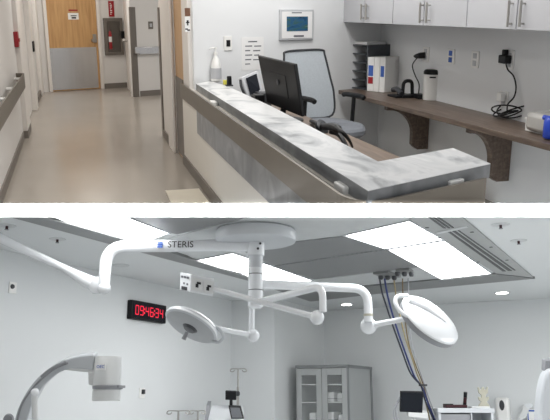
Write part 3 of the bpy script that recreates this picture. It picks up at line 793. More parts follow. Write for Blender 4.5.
# ================================================================== DIVIDING SLAB EDGE
na, nbk = 1.62, 4.4
W2 = 2.4
def cam_pt(xr, row, d): return U.C + U.f*d + U.r*xr + U.u*((CY-row)/F*d)
sl = MB().hexa([cam_pt(-W2, ROW_B, na), cam_pt(W2, ROW_B, na), cam_pt(W2, ROW_B, nbk), cam_pt(-W2, ROW_B, nbk), cam_pt(-W2, ROW_A, na), cam_pt(W2, ROW_A, na), cam_pt(W2, ROW_A, nbk), cam_pt(-W2, ROW_A, nbk)])
struct(U, sl, 'trim_7', m_slab)

# ================================================================== LOWER ROOM: operating room
HC = 2.95
LL = Plane((-5.78, 0, 0), (0, 1, 0), (1, 0, 0))
LB = Plane((0, 11.85, 0), (1, 0, 0), (0, -1, 0))
def cz(px, py, z=HC): return L.at(px, py, z=z)
struct(L, MB().box((-6.0, 1.0, 0), (-5.78, 12.2, HC)), 'wall_clock_side', n_wall, clip='L')
struct(L, MB().box((-5.78, 9.93, 0), (-5.02, 12.2, HC)), 'wall_pillar', n_wall)
struct(L, MB().box((-5.02, 11.85, 0), (4.2, 12.05, HC)), 'wall_rear', n_wall)
struct(L, MB().box((4.2, 2.0, 0), (4.4, 12.05, HC)), 'wall_far_right', n_wall, clip='L')
struct(L, MB().box((-6.0, -.5, -.06), (4.4, 12.1, 0)), 'floor_operating_room', n_floor)
struct(L, MB().box((-6.0, 1.5, HC), (4.4, 12.1, HC+.08)), 'ceiling_operating_room', n_ceil, clip='L')

def tile(poly, z0=HC, th=.02):
    return MB().prism([V((p.x, p.y, z0-th)) for p in [L.at(*q, z=z0-th) for q in poly]], (0, 0, th))
def ctile(name, poly, m, lab, cat, group=None, th=.02, bev=0):
    return single(L, tile(poly, HC, th), name, m, lab, cat, group, bev=bev, clip='L')
# light panels
lp = [('far left ceiling light panel of the left row, cut by the white logo arm', [(24, 205), (92, 205), (168, 233.5), (150, 240), (108, 238.5)]),
      ('ceiling light panel in the left row, just left of the white column', [(196, 261), (232.5, 253.8), (273, 267), (239.5, 272.8)]),
      ('ceiling light panel in the left row, far end behind the bent arm', [(241.5, 273.6), (275, 267.8), (312, 281), (268, 283.5)]),
      ('ceiling light panel in the right row, nearer one beside the slot grille', [(345.5, 236), (409, 221.6), (442, 240), (385, 248.8)]),
      ('ceiling light panel in the right row, farther one above the lamp head', [(388.5, 250), (444.5, 241.5), (490.5, 273.8), (441, 279)])]
for lab, poly in lp:
    lo = tile(poly).bbox()
    t = thing(L, 'ceiling_light', lab, 'light', V((*(((lo[0]+lo[1])/2).xy), HC-.02)), group='bright ceiling light panels')
    part(tile(poly, HC, .016), 'diffuser', n_light, t, clip='L')
    P = [L.at(*q, z=HC-.02) for q in poly]; cc = sum(P, V((0, 0, 0)))/len(P)
    fm = MB()
    for i in range(len(P)):
        a, b = P[i], P[(i+1) % len(P)]; ao = a+(a-cc).normalized()*.035; bo = b+(b-cc).normalized()*.035
        fm.prism([a, b, bo, ao], (0, 0, .02))
    part(fm, 'frame', n_enam2, t, clip='L')
# perforated panels between the light rows
pf_ = [('dark perforated ceiling panel nearest the white border, behind the arm logo', [(94, 205), (300, 195), (300, 205), (216, 225), (177, 234.5), (168, 232.5)]),
       ('dark perforated ceiling panel right of the ceiling mount', [(240, 249.5), (297, 242), (345, 236.5), (384, 249), (272, 265.5)]),
       ('dark perforated ceiling panel beyond the seam, left of the hose plates', [(274, 266.5), (385, 250), (432, 265), (430, 265.5), (314, 279.5)])]
for lab, poly in pf_: ctile('ceiling_panel', poly, n_perf, lab, 'ceiling panel', 'dark perforated ceiling panels', th=.014)
ctile('mounting_plate', [(160, 241), (216, 225.8), (330, 200), (420, 200), (408, 221), (344, 235.5), (296, 241), (238, 249), (232, 253.4), (197, 260.4)], n_plate, 'pale flat ceiling plate running across behind the round mount', 'plate', th=.011)
ctile('service_plate', [(315, 280.2), (432, 266), (440, 279.3), (330, 289)], n_plate, 'pale ceiling plate carrying the hose outlets', 'plate', th=.011)
# border trims
ctile('ceiling_border', [(-40, 200), (27, 214), (63, 222.5), (168, 252), (268, 283.6), (310, 293), (310, 301.5), (247, 280.5), (120, 247), (0, 214.5), (-60, 200)], n_trim, 'dark grey metal border along the left edge of the ceiling array', 'border', th=.03)
tb = ctile('ceiling_border', [(268, 284.4), (330, 289.6), (440, 280), (497, 274.6), (535, 278.8), (410, 290.3), (311, 301.5)], n_trim, 'grey metal border along the far edge of the ceiling array', 'border', th=.03)
# slot grille on the right
t = thing(L, 'slot_diffuser', 'long grey slotted air grille right of the bright ceiling panels', 'grille', cz(480, 250))
part(tile([(412, 221), (396, 205), (440, 205), (462, 217.5), (534, 278.4), (497, 274.2)], HC, .018), 'frame', n_trim2, t, clip='L')
def strip(pa, pb, w0, w1, th=.024): return tile([pa, (pa[0]+w0, pa[1]), (pb[0]+w1, pb[1]), pb], HC, th)
for pa, pb, w0, w1 in (((428, 217.5), (443.5, 228.5), 2.5, 2.5), ((432.5, 217.5), (448, 228.5), 2.2, 2.2), ((437, 217.5), (452, 228), 2, 2), ((447.5, 232), (502.5, 271.5), 2.6, 3.4), ((452.5, 231.5), (508, 271), 3, 4), ((458, 231), (514, 270.5), 1.2, 1.6)):
    part(strip(pa, pb, w0, w1), 'slot', n_slot, t, clip='L')
part(tile([(436, 232.8), (466.5, 226.2), (468.5, 227.4), (437.5, 234.4)], HC, .024), 'cross_bar', n_plate, t, clip='L')
sc2 = MB()
for px, py in ((427, 227.5), (439, 237.5), (472, 232), (491, 247), (507, 260), (478, 262)):
    c0 = cz(px, py, HC-.018); sc2.lathe(c0, (0, 0, -1), [(.018, 0), (.018, .004)], 10)
part(sc2, 'screws', n_slot, t)
# downlights
first = None
for px, py, lab in ((502, 292.2, 'round recessed downlight in the ceiling at right above the bare wall'), (346.5, 304, 'small round recessed downlight left of the bent arm'), (311, 292.5, 'small round recessed downlight half hidden behind the white arms')):
    c0 = cz(px, py, HC)
    if first is None:
        t = thing(L, 'downlight', lab, 'light', c0, group='round ceiling downlights'); first = t
        rr = 7*L.depth(c0)/F
        part(MB().lathe((0, 0, -.012), (0, 0, 1), [(rr*.8, 0), (rr*1.05, .002), (rr*1.08, .012)], 28), 'trim_ring', n_enam, t, local=True)
        part(MB().lathe((0, 0, -.016), (0, 0, 1), [(rr*.8, 0), (rr*.8, .008)], 28), 'lens', n_down, t, local=True)
    else: dup(first, L, c0, lab)
# ceiling sprinkler heads
first = None
for px, py, lab in ((500.5, 224.5, 'small red and white ceiling sprinkler at right, the one nearer the white border'), (518.5, 240.5, 'small red and white ceiling sprinkler at right, the one nearer the downlight'), (7, 225.5, 'small ceiling sprinkler at far left above the white spring arm'), (57.5, 239, 'small ceiling sprinkler between dark border and spring arm')):
    c0 = cz(px, py, HC)
    if first is None:
        t = thing(L, 'sprinkler', lab, 'sprinkler', c0, group='ceiling sprinklers'); first = t
        part(MB().lathe((0, 0, -.006), (0, 0, 1), [(.075, 0), (.08, .006)], 20), 'escutcheon', n_plate, t, local=True)
        part(MB().tube([(0, 0, -.005), (0, 0, -.035)], .012, 8), 'bulb', m_dred, t, local=True)
        part(MB().lathe((0, 0, -.04), (0, 0, 1), [(.018, 0), (.018, .005)], 12), 'deflector', n_mid, t, local=True)
    else: dup(first, L, c0, lab)
c0 = cz(121, 265)
single(L, MB().lathe(c0+V((0, 0, -.012)), (0, 0, 1), [(.09, 0), (.1, .012)], 20), 'ceiling_cover', n_plate, 'flat round cover plate on the ceiling above the red clock', 'cover')

# ------------------------------------------------------------------ ceiling mount with its three arms
cc = L.at(256, 237, z=2.88)
dcol = L.depth(cc)
def zc(py): return L.z_at(cc.x, cc.y, py)
t = thing(L, 'surgical_light_mount', 'white round ceiling mount with column and jointed arms carrying the lamps', 'surgical light', (cc.x, cc.y, HC))
rd = 40.5*dcol/F
part(MB().lathe((cc.x, cc.y, HC), (0, 0, -1), [(rd*.97, .012), (rd, .025), (rd, .095), (rd*.97, .115), (rd*.9, .125), (.05, .128)], 48), 'ceiling_flange', n_enam2, t)
pxm = dcol/F
colr = 8.3*pxm
zf = 2.83
part(MB().lathe((cc.x, cc.y, 0), (0, 0, 1), [(colr, zc(256)), (colr*1.04, zc(255)), (colr*1.04, zc(238)), (colr, zf)], 28), 'upper_collar', n_enam, t)
part(MB().lathe((cc.x, cc.y, 0), (0, 0, 1), [(colr*.86, zc(268)), (colr*.86, zc(256))], 28), 'grey_collar', n_enam2, t, label='grey printed collar')
cm = MB().lathe((cc.x, cc.y, 0), (0, 0, 1), [(colr*.6, zc(308.5)), (colr*.9, zc(306.5)), (colr*.9, zc(291)), (colr*.84, zc(290.6)), (colr*.84, zc(289.8)), (colr*.9, zc(289.4)), (colr*.9, zc(275)), (colr*.84, zc(274.6)), (colr*.84, zc(273.8)), (colr*.9, zc(273.4)), (colr*.9, zc(268))], 28)
part(cm, 'lower_column', n_enam, t)
rg = MB()
for py in (274.2, 290.2): rg.lathe((cc.x, cc.y, 0), (0, 0, 1), [(colr*.87, zc(py+.45)), (colr*.87, zc(py-.45))], 28)
part(rg, 'joint_rings', n_trim, t, label='dark joint lines')
part(MB().lathe(V((cc.x, cc.y, zc(248)))-L.f*colr*.98+L.r*.02, -L.f, [(.011, 0), (.011, .012)], 10).lathe(V((cc.x, cc.y, zc(243)))-L.f*colr*.95+L.r*.04, -L.f, [(.011, 0), (.011, .012)], 10), 'screws', m_dark, t)
# arm A: long arm with the logo
zA = zc(245.4)
pA = V((cc.x, cc.y, zA))
eA = L.at(106.5, 246.5, z=zA)
rA = 6.3*pxm
dA = L.depth(eA)
jA = V((eA.x, eA.y, L.z_at(eA.x, eA.y, 288)))
fa_ = fillet([pA, eA, V((eA.x, eA.y, jA.z))], .2, 10)
arm = part(MB().tube(fa_, [rA]+[rA*.95]*(len(fa_)-2)+[rA*.86], 20), 'logo_arm', n_enam, t)
ax = (pA-eA).normalized(); ax2 = V((ax.x, ax.y, 0)).normalized()
nrm = V((ax2.y, -ax2.x, 0))
if nrm.dot(L.f) > 0: nrm = -nrm
lu = ax2 if ax2.dot(L.r) > 0 else -ax2
def onarm(px, py): # point on the front of the arm
    k = (px-106.5)/(254-106.5)
    return eA+(pA-eA)*k
tA = (182-118)/(254-118.)
c_t = L.at(180.5, 244.6, z=zA); 
frac = (c_t-eA).dot(lu)
base_t = eA+lu*frac + nrm*(rA+.001)
part(MB().text('STERIS', .082, base_t, lu, V((0, 0, 1)), .003), 'logo_lettering', m_inkd, arm, label='dark lettering')
lg = base_t - lu*.185
q = MB()
for i in range(3):
    q.prism([lg+lu*(-.025)+V((0, 0, -.026+.019*i)), lg+lu*.025+V((0, 0, -.026+.019*i)), lg+lu*.025+V((0, 0, -.012+.019*i)), lg+lu*(-.025)+V((0, 0, -.012+.019*i))], nrm*.003)
part(q, 'logo_mark', m_bprint, arm, label='blue square mark')
# spring arm of arm A going up to the left
j0 = L.at(98, 284.5, d=dA-.02)
part(MB().lathe(j0, L.f, [(8*dA/F*.6, -.075), (8*dA/F, -.06), (8*dA/F, .06), (8*dA/F*.6, .075)], 24).ball(V((eA.x, eA.y, jA.z+.0)), rA*1.02).lathe(j0-V((0, 0, .05)), (0, 0, -1), [(.05, 0), (.045, .03)], 18), 'elbow_joint', n_enam, t)
sp = [L.at(94, 284, d=dA-.03), L.at(84, 279.5, d=dA-.04), L.at(72, 272.5, d=dA-.06), L.at(62, 267, d=dA-.08), L.at(30, 252.5, d=dA-.12), L.at(-8, 234, d=dA-.2)]
k = dA/F
part(MB().tube(sp, [7*k, 6.3*k, 4.4*k, 3.5*k, 4.2*k, 5.0*k], 18), 'spring_arm', n_enam, t)
# arm B: bent arm to the ball with the control box
zB = zc(303)
pB = V((cc.x, cc.y, zB))
eB = L.at(322.5, 286, z=zB+.06)
dB = L.depth(eB); kB = dB/F
bB = V((eB.x, eB.y, L.z_at(eB.x, eB.y, 312)))
mB_ = L.at(303, 287.5, z=zB+.05)
part(MB().tube(fillet([pB, eB, bB], .17, 10), 3.7*kB, 18), 'bent_arm', n_enam, t)
ball_b = L.at(317, 317.5, d=dB-.03)
part(MB().ball(ball_b, 7.3*kB, 24), 'ball_joint', n_enam, t)
# thin arm from ball to control box
dX = dcol-.35
boxp = L.at(214, 289, d=dX)
part(MB().tube([ball_b, ball_b+(boxp-ball_b)*.12, boxp], [3.4*kB, 2.9*kB, 2.9*kB], 16), 'spring_arm', n_enam, t)
# control box
kX = dX/F
c1, c2, c3, c4 = L.at(191, 274, d=dX-.05), L.at(214.5, 278.5, d=dX), L.at(213, 296.5, d=dX), L.at(190.5, 292, d=dX-.05)
a1, a4 = L.at(180, 272.2, d=dX+.1), L.at(180, 290.8, d=dX+.1)
off = a1-c1
t2 = t
cb = part(MB().prism([c1, c2, c3, c4], off), 'control_box', n_enam, t, bev=.008)
nf = (c2-c1).cross(c4-c1).normalized()
if nf.dot(L.f) > 0: nf = -nf
def fq(a, b, c, d): # quad on the front face, fractions
    P = lambda s, v: c1+(c2-c1)*s+(c4-c1)*v+nf*.002
    return [P(a, b), P(c, b), P(c, d), P(a, d)]
part(MB().prism(fq(.05, .16, .5, .86), nf*.004).prism(fq(.54, .16, .96, .86), nf*.004), 'panel_windows', n_grey, cb, label='grey framed pictogram windows')
part(MB().prism(fq(.25, .36, .42, .48), nf*.007).prism(fq(.2, .48, .32, .68), nf*.007).prism(fq(.7, .42, .86, .54), nf*.007).prism(fq(.66, .54, .78, .74), nf*.007), 'pictograms', m_inkd, cb)
ns = (a1-c1).cross(a4-a1).normalized()
if ns.dot(L.f) > 0: ns = -ns
def sq(a, b, c, d):
    P = lambda s, v: a1+(c1-a1)*s+(a4-a1)*v+ns*.002
    return [P(a, b), P(c, b), P(c, d), P(a, d)]
bt = MB()
for i in range(3): bt.prism(sq(.14+.26*i, .16, .32+.26*i, .27), ns*.004)
bt.prism(sq(.34, .5, .46, .6), ns*.004).prism(sq(.64, .52, .76, .62), ns*.004)
part(bt, 'buttons', m_ink, cb)
part(MB().prism(sq(.2, .72, .68, .9), ns*.006), 'socket', m_dark, cb)
# arm C: to the right
zC = zc(284)
pC = V((cc.x, cc.y, zC)); eC = L.at(367.5, 288.8, z=zC)
dC = L.depth(eC); kC = dC/F
bC = V((eC.x, eC.y, L.z_at(eC.x, eC.y, 322)))
fc = fillet([pC, eC, bC], .22, 10)
part(MB().tube(fc, [4.6*pxm]+[4.4*kC]*(len(fc)-1), 18), 'right_arm', n_enam, t)
ball_c = L.at(368.5, 326, d=dC)
part(MB().ball(ball_c, 8.2*kC, 24), 'ball_joint', n_enam, t)
part(MB().lathe(V((eC.x, eC.y, L.z_at(eC.x, eC.y, 314))), (0, 0, -1), [(4.7*kC, 0), (4.7*kC, .02)], 20), 'trim_collar', n_tan, t)
# vertical arm under the column to the lower ball
zbot = zc(308)
pD = L.at(251.5, 336, d=dcol-.05)
topD = V((pD.x, pD.y, L.z_at(pD.x, pD.y, 306)))
part(MB().tube([topD, pD], 2.9*pxm, 16), 'drop_arm', n_enam, t)
ball_d = L.at(253, 335.6, d=dcol-.05)
part(MB().ball(ball_d, 6.6*pxm, 24), 'ball_joint', n_enam, t)

# lamp heads
def camdir(x, y, z): return (L.r*x + L.u*y - L.f*z).normalized()
# right lamp: white dome seen from above
d_r = dC-.1; kr = d_r/F
cr_ = L.at(430, 319.5, d=d_r)
n_r = camdir(.50, .78, .42)
xr_ = camdir(.83, -.55, .03)
t = thing(L, 'lamp_head', 'white domed surgical lamp head at right, seen from above', 'lamp', cr_, group='surgical lamp heads')
R_ = 33*kr
part(MB().lathe(cr_, n_r, [(R_*.96, -.012), (R_, -.005), (R_*.985, .01), (R_*.9, .03), (R_*.62, .055), (R_*.3, .068), (R_*.05, .07)], 48, 1, xr_), 'shell', n_enam, t)
part(MB().lathe(cr_, n_r, [(R_*.86, -.068), (R_*.96, -.062), (R_*.985, -.045), (R_*.985, -.012)], 48, 1, xr_), 'light_face', n_mid, t, label='grey underside')
yr_ = n_r.cross(xr_).normalized()
part(MB().tube([cr_-xr_*R_*.85+n_r*.045, cr_-xr_*R_*.3+n_r*.072, cr_+xr_*R_*.4+n_r*.068], [.03, .03, .01], 14), 'spine', n_enam, t)
yk = [L.at(*p, d=d_r+o) for p, o in (((411, 318), -.16), ((401, 312), -.14), ((395.5, 303), -.1), ((397.5, 296.5), -.05), ((408, 296), .0))]
part(MB().tube(spline(yk), 2.1*kr, 12), 'yoke', n_enam, t)
part(MB().tube([ball_c, ball_c+(L.at(410, 317.8, d=d_r-.12)-ball_c)*.25, L.at(410, 317.8, d=d_r-.12)], [4.5*kr, 3.0*kr, 2.5*kr], 16), 'lamp_arm', n_enam, t)
# left lamp: seen from below
d_l = dcol-.25; kl = d_l/F
clp = L.at(191.5, 325.5, d=d_l)
n_l = camdir(.43, .78, -.6)        # axis towards the top of the head
xl_ = camdir(.87, -.49, 0)
R_ = 28.5*kl
t = thing(L, 'lamp_head', 'round surgical lamp head at left, grey underside tilted to view', 'lamp', clp, group='surgical lamp heads')
part(MB().lathe(clp, n_l, [(R_*.94, -.02), (R_, -.012), (R_, .02), (R_*.9, .045), (R_*.5, .065), (R_*.05, .07)], 48, 1, xl_), 'shell', n_enam2, t)
part(MB().lathe(clp, n_l, [(R_*.1, -.03), (R_*.86, -.028), (R_*.93, -.021)], 48, 1, xl_), 'light_face', n_under, t, label='grey underside')
part(MB().lathe(clp, n_l, [(R_*.05, -.05), (R_*.2, -.048), (R_*.29, -.029)], 28, 1, xl_), 'centre_dish', n_lens, t, label='dark centre dish')
h0 = L.at(187, 332, d=d_l-.06); h1 = L.at(183.5, 339.5, d=d_l-.08)
part(MB().tube([h0, h1], [.016, .02], 12), 'sterile_handle', n_mid, t)
rp = []
part(MB().lathe(clp+n_l*.0, n_l, [(R_*1.005, -.012), (R_*1.02, -.004), (R_*1.005, .006)], 48, 1, xl_), 'rim', n_enam, t)
yk = [L.at(*p, d=d_l+o) for p, o in (((213, 326), .0), ((220, 330), -.03), ((223, 337), -.04), ((219, 342), -.02), ((212, 341.5), 0))]
part(MB().tube(spline(yk), 1.5*kl, 12), 'yoke', n_enam2, t)
part(MB().tube([ball_d, L.at(214, 328, d=d_l)], [2.9*kl, 2.3*kl], 14), 'lamp_arm', n_enam, t)

# ------------------------------------------------------------------ clock on the left wall
u0, u1, z0, z1 = LL.rect(L, 127, 303, 162, 321.5)
cyc = LL.rect(L, 126.5, 303, 162, 321)
t = thing(L, 'digital_clock', 'black wall clock with red digits on the left wall', 'clock', LL.P((u0+u1)/2, z0, 0))
part(MB().pbox(LL, u0, u1, z0, z1, 0, .07), 'case', m_black, t, bev=.006)
part(MB().pbox(LL, u0+.03, u1-.03, z0+.025, z1-.025, .07, .073), 'face', m_scr, t)
SEG = {'0': 'abcdef', '9': 'abcdfg', '4': 'bcfg', '6': 'acdefg', '3': 'abcdg'}
dg = MB(); W_ = u1-u0; Hh = z1-z0
dw = W_*.08; dh = Hh*.46; zc0 = (z0+z1)/2
def seg(uc, ch):
    th_ = dw*.15
    q = {'a': (-.5, .5, .5, .5), 'g': (-.5, .5, 0, 0), 'd': (-.5, .5, -.5, -.5)}
    for s in SEG[ch]:
        if s in q:
            zz = zc0+q[s][2]*dh
            dg.pbox(LL, uc-dw/2, uc+dw/2, zz-th_*.7, zz+th_*.7, .073, .077)
        else:
            uu = uc+(dw/2 if s in 'bc' else -dw/2); lo_, hi_ = (0, .5) if s in 'bf' else (-.5, 0)
            dg.pbox(LL, uu-th_/2, uu+th_/2, zc0+lo_*dh, zc0+hi_*dh, .073, .077)
us = [.145, .275, .43, .56, .715, .845]
for uf, ch in zip(us, '094634'): seg(u0+W_*uf, ch)
for uf in (.352, .637):
    for s in (-1, 1): dg.pbox(LL, u0+W_*uf-.008, u0+W_*uf+.008, zc0+s*dh*.22-.012, zc0+s*dh*.22+.012, .073, .077)
part(dg, 'digits', n_led, t, label='red lit digits')

# wall plates
t = thing(L, 'wall_plate', 'white wall plate with a dark dot, far left below the spring arm', 'wall plate', LL.P(*LL.uz(L.at(12, 294, plane=LL)), 0))
r_ = LL.rect(L, 8.5, 282, 16, 293.5); part(MB().pbox(LL, *r_, 0, .012), 'plate', m_white, t, bev=.003)
c0 = L.at(12.3, 286.5, plane=LL, n=.012); part(MB().lathe(c0, (1, 0, 0), [(.025, 0), (.022, .012)], 16), 'button', m_dark, t)
t = thing(L, 'wall_plate', 'white wall outlet with a dark plug, right of the imaging arm', 'wall plate', LL.P(*LL.uz(L.at(141.5, 398, plane=LL)), 0))
part(MB().pbox(LL, *LL.rect(L, 138.8, 388, 144.2, 398), 0, .012), 'plate', m_white, t, bev=.003)
part(MB().pbox(LL, *LL.rect(L, 140.8, 389.5, 142.8, 394), .012, .04), 'plug', m_dark, t)

# ------------------------------------------------------------------ C-arm imaging machine
dk = 6.1; kk = dk/F
def cp_(x, y, o=0): return L.at(x, y, d=dk+o)
g0 = cp_(40, 420)
t = thing(L, 'c_arm_imager', 'white C shaped x-ray imaging arm standing at lower left', 'imaging machine', V((g0.x, g0.y, 0)))
outer = [(8, 455), (12, 432), (16, 415), (20, 404), (26, 393), (34, 382), (44, 372), (56, 364), (68, 359), (80, 356), (94, 354.5)]
inner = [(93, 370.5), (80, 369), (69, 369), (60, 372.5), (51, 379), (43, 387), (36, 397), (31, 408), (27, 420), (24, 436), (22, 455)]
poly = [cp_(*p, -.0) for p in [(p.x, p.y) for p in spline([V((a, b, 0)) for a, b in outer], 4)]+[(p.x, p.y) for p in spline([V((a, b, 0)) for a, b in inner], 4)]]
part(MB().prism(poly, L.f*.14), 'c_arc', n_enam2, t, bev=.01)
# track line on the arc face
tr_ = spline([cp_(a, b, -.004) for a, b in ((16.5, 425), (20.5, 408), (27, 396), (36, 384.5), (46, 375), (57, 367.5), (68, 363))], 5)
part(MB().tube(tr_, [1.0*kk]*len(tr_), 8), 'track', n_mid, t, label='grey guide track')
part(MB().tube(spline([cp_(42, 377, -.05), cp_(50, 370.5, -.06), cp_(58, 365.5, -.06), cp_(66, 362, -.05)]), 2.0*kk, 12), 'grab_bar', n_mid, t, label='grey grab bar')
# connecting arm block
part(MB().prism([cp_(62, 366, .01), cp_(95, 363, .01), cp_(95, 373.5, .01), cp_(62, 370, .01)], L.f*.1), 'arm_web', n_grey, t, bev=.01)
part(MB().prism([cp_(88, 372, .0), cp_(96, 372, 0), cp_(96, 387, 0), cp_(88, 385, 0)], L.f*.14), 'joint_block', n_grey, t, bev=.012)
hcx = cp_(107, 384)
def hz(py): return L.z_at(hcx.x, hcx.y, py)
part(MB().lathe((hcx.x, hcx.y, 0), (0, 0, 1), [(13.5*kk, hz(386)), (13.5*kk, hz(358.5)), (12.8*kk, hz(356.5)), (2*kk, hz(356))], 36), 'detector_housing', n_grey, t)
part(MB().lathe((hcx.x+.01, hcx.y, 0), (0, 0, 1), [(13*kk, hz(389.5)), (15*kk, hz(388.8)), (15*kk, hz(386)), (13*kk, hz(385))], 36, 1).box((hcx.x+.02, hcx.y-.03, hz(388)), (hcx.x+17.5*kk, hcx.y+.06, hz(385.5))), 'handle_ring', n_mid, t, label='grey handle ring')
part(MB().lathe((hcx.x, hcx.y, 0), (0, 0, 1), [(13.2*kk, hz(401)), (13.9*kk, hz(400)), (13.9*kk, hz(392)), (13.4*kk, hz(389))], 36), 'detector_drum', n_grey, t)
lc = L.at(100.5, 366.8, d=dk-14*kk)
vdir = V((L.r.x, L.r.y, 0)).normalized(); nd = V((-L.f.x, -L.f.y, 0)).normalized()
part(MB().prism([lc-vdir*4.6*kk-V((0, 0, 3*kk)), lc+vdir*4.6*kk-V((0, 0, 3*kk)), lc+vdir*4.6*kk+V((0, 0, 3*kk)), lc-vdir*4.6*kk+V((0, 0, 3*kk))], -nd*.03), 'badge', m_white, t)
part(MB().text('OEC', .033, lc+nd*.002, vdir, V((0, 0, 1)), .003), 'badge_lettering', m_bprint, t, label='blue badge lettering')
part(MB().tube([cp_(34.5, 394, -.08), cp_(35.5, 440, -.08)], 3.0*kk, 14), 'support_post', n_grey, t)
part(MB().ball(cp_(35, 392.5, -.08), 4.2*kk), 'post_joint', n_enam, t)
part(MB().lathe(cp_(9, 418.5, -.03), L.f, [(4.5*kk, -.03), (5*kk, 0), (3*kk, .03)], 20), 'side_knob', n_mid, t, label='grey round knob')
gb = V((cp_(30, 470).x, cp_(30, 470).y, 0))
part(MB().box((gb.x-.28, gb.y-.4, .1), (gb.x+.28, gb.y+.4, .95)), 'base_cabinet', n_grey, t, bev=.02)
for sx in (-.22, .22):
    for sy in (-.33, .33):
        part(MB().lathe((gb.x+sx, gb.y+sy, .06), (1, 0, 0), [(.06, -.02), (.06, .02)], 16), 'caster', m_dark, t)

# ------------------------------------------------------------------ IV poles and anaesthesia cart in the corner
def iv_pole(px, ptop, d, lab, hooks, r=1.0, knob=True):
    q = L.at(px, ptop, d=d); k = d/F
    b = V((q.x, q.y, 0))
    t = thing(L, 'iv_pole', lab, 'pole', b, group='chrome IV poles')
    part(MB().tube([b+V((0, 0, .08)), b+V((0, 0, q.z-.25))], 1.25*r*k, 12), 'lower_pole', m_chrome, t)
    part(MB().tube([b+V((0, 0, q.z-.3)), q], .8*r*k, 10), 'upper_pole', m_chrome, t)
    for sx in hooks:
        e = L.at(px+sx, ptop+.2, d=d)
        part(MB().tube(spline([q, q+(e-q)*.6+V((0, 0, .004)), e, e+V((0, 0, -.03))+(e-q).normalized()*.01, e+V((0, 0, -.035))-(e-q).normalized()*.03, e-(e-q).normalized()*.05-V((0, 0, .015))], 4), .6*k, 6), 'hook', m_chrome, t)
    if knob: part(MB().lathe(b+V((0, 0, q.z-.38)), (0, 0, 1), [(1.2*k, 0), (2.0*k, .02), (2.0*k, .05), (1.2*k, .07)], 12), 'clamp_knob', m_dark, t)
    for i in range(5):
        a = i*2*math.pi/5
        part(MB().tube([b+V((0, 0, .1)), b+V((.28*math.cos(a), .28*math.sin(a), .03))], [.02, .012], 8), 'foot', m_chrome, t)
    return t
iv_pole(238.2, 369, 10.4, 'tall chrome IV pole behind the black topped monitor cart', (-7, 7.5), 1.0)
iv_pole(178.5, 411, 9.15, 'short IV pole at left of two low ones, top hooks just in view', (-10.5, 11), 1.3, False)
iv_pole(198, 411, 9.4, 'short IV pole right of its low neighbour, beside the white cart', (-8, 7), 1.2, False)

d_c = 9.7; kc = d_c/F
def cq(px, py, o=0): return L.at(px, py, d=d_c+o)
g = cq(226, 430)
t = thing(L, 'monitor_cart', 'white equipment cart with sloped top and dark touch screen, below the left lamp', 'cart', V((g.x, g.y, 0)))
hxv = V((L.r.x, L.r.y, 0)).normalized(); fyv = V((L.f.x, L.f.y, 0)).normalized()
P0 = V((g.x, g.y, 0))
pr_ = [(-18, 1.36-.0), ]
zt_ = cq(226, 404.5).z; zm = cq(226, 420).z
bod = MB().hexa([P0-hxv*18.5*kc-fyv*.3+V((0, 0, .12)), P0+hxv*19*kc-fyv*.3+V((0, 0, .12)), P0+hxv*19*kc+fyv*.3+V((0, 0, .12)), P0-hxv*18.5*kc+fyv*.3+V((0, 0, .12)),
                 P0-hxv*18.5*kc-fyv*.3+V((0, 0, zm)), P0+hxv*19*kc-fyv*.3+V((0, 0, zm)), P0+hxv*16.5*kc+fyv*.12+V((0, 0, zt_)), P0-hxv*17*kc+fyv*.12+V((0, 0, zt_))])
part(bod, 'body', n_enam, t, bev=.03)
f0 = [cq(228.5, 406, -.3), cq(240.5, 406.5, -.3), cq(244, 419, -.42), cq(231, 419, -.42)]
part(MB().prism(f0, L.f*.05), 'touch_screen', m_black, t, bev=.004)
cf = sum(f0, V((0, 0, 0)))/4
part(MB().prism([cf+(p-cf)*.78-L.f*.003 for p in f0], L.f*.006), 'screen_glass', m_tray, t, label='slate grey screen')
part(MB().prism([cq(206.5, 405, -.1), cq(210, 405, -.1), cq(208, 421, -.25), cq(204.5, 421, -.25)], L.f*.2), 'side_trim', n_mid, t)
for sx in (-.2, .2):
    for sy in (-.22, .22):
        c0 = P0+hxv*sx+fyv*sy
        part(MB().lathe(c0+V((0, 0, .06)), hxv, [(.06, -.02), (.06, .02)], 14), 'caster', m_dark, t)
cm0 = [cq(225.3, 391, .02), cq(236.3, 391.4, .02), cq(236.3, 400.3, .02), cq(225.3, 400, .02)]
t = thing(L, 'camera_monitor', 'small black square display standing on the white equipment cart', 'display', cq(231, 404.5, .02))
part(MB().prism(cm0, L.f*.05), 'housing', m_black, t, bev=.008)
part(MB().tube([cq(231, 399, .05), cq(231, 405, .06)], 1.6*kc, 10), 'stand', m_black, t)

# ------------------------------------------------------------------ glass fronted cabinet
yF = 10.35
xa = L.at(296.3, 380, y=yF).x; xb = L.at(347, 380, y=yF).x
zt = (L.at(296.3, 364.5, y=yF).z + L.at(347, 365.5, y=yF).z)/2
yB = 11.45
t = thing(L, 'storage_cabinet', 'grey metal cabinet with two glass doors against the rear corner', 'cabinet', ((xa+xb)/2, (yF+yB)/2, 0))
cbm = MB()
cbm.box((xa, yF+.025, .06), (xa+.03, yB, zt-.04)).box((xb-.03, yF+.025, .06), (xb, yB, zt-.04)).box((xa, yB-.02, .06), (xb, yB, zt-.04)).box((xa, yF+.025, .0), (xb, yB, .08))
part(cbm, 'carcass', n_cabg, t)
part(MB().box((xa-.015, yF-.01, zt-.045), (xb+.015, yB+.01, zt)), 'top_panel', n_cabd, t, bev=.004)
part(MB().box((xb-.005, yF, .05), (xb+.012, yF+.06, zt-.045)).box((xb-.005, yB-.07, .05), (xb+.012, yB, zt-.045)), 'side_posts', n_cabd, t)
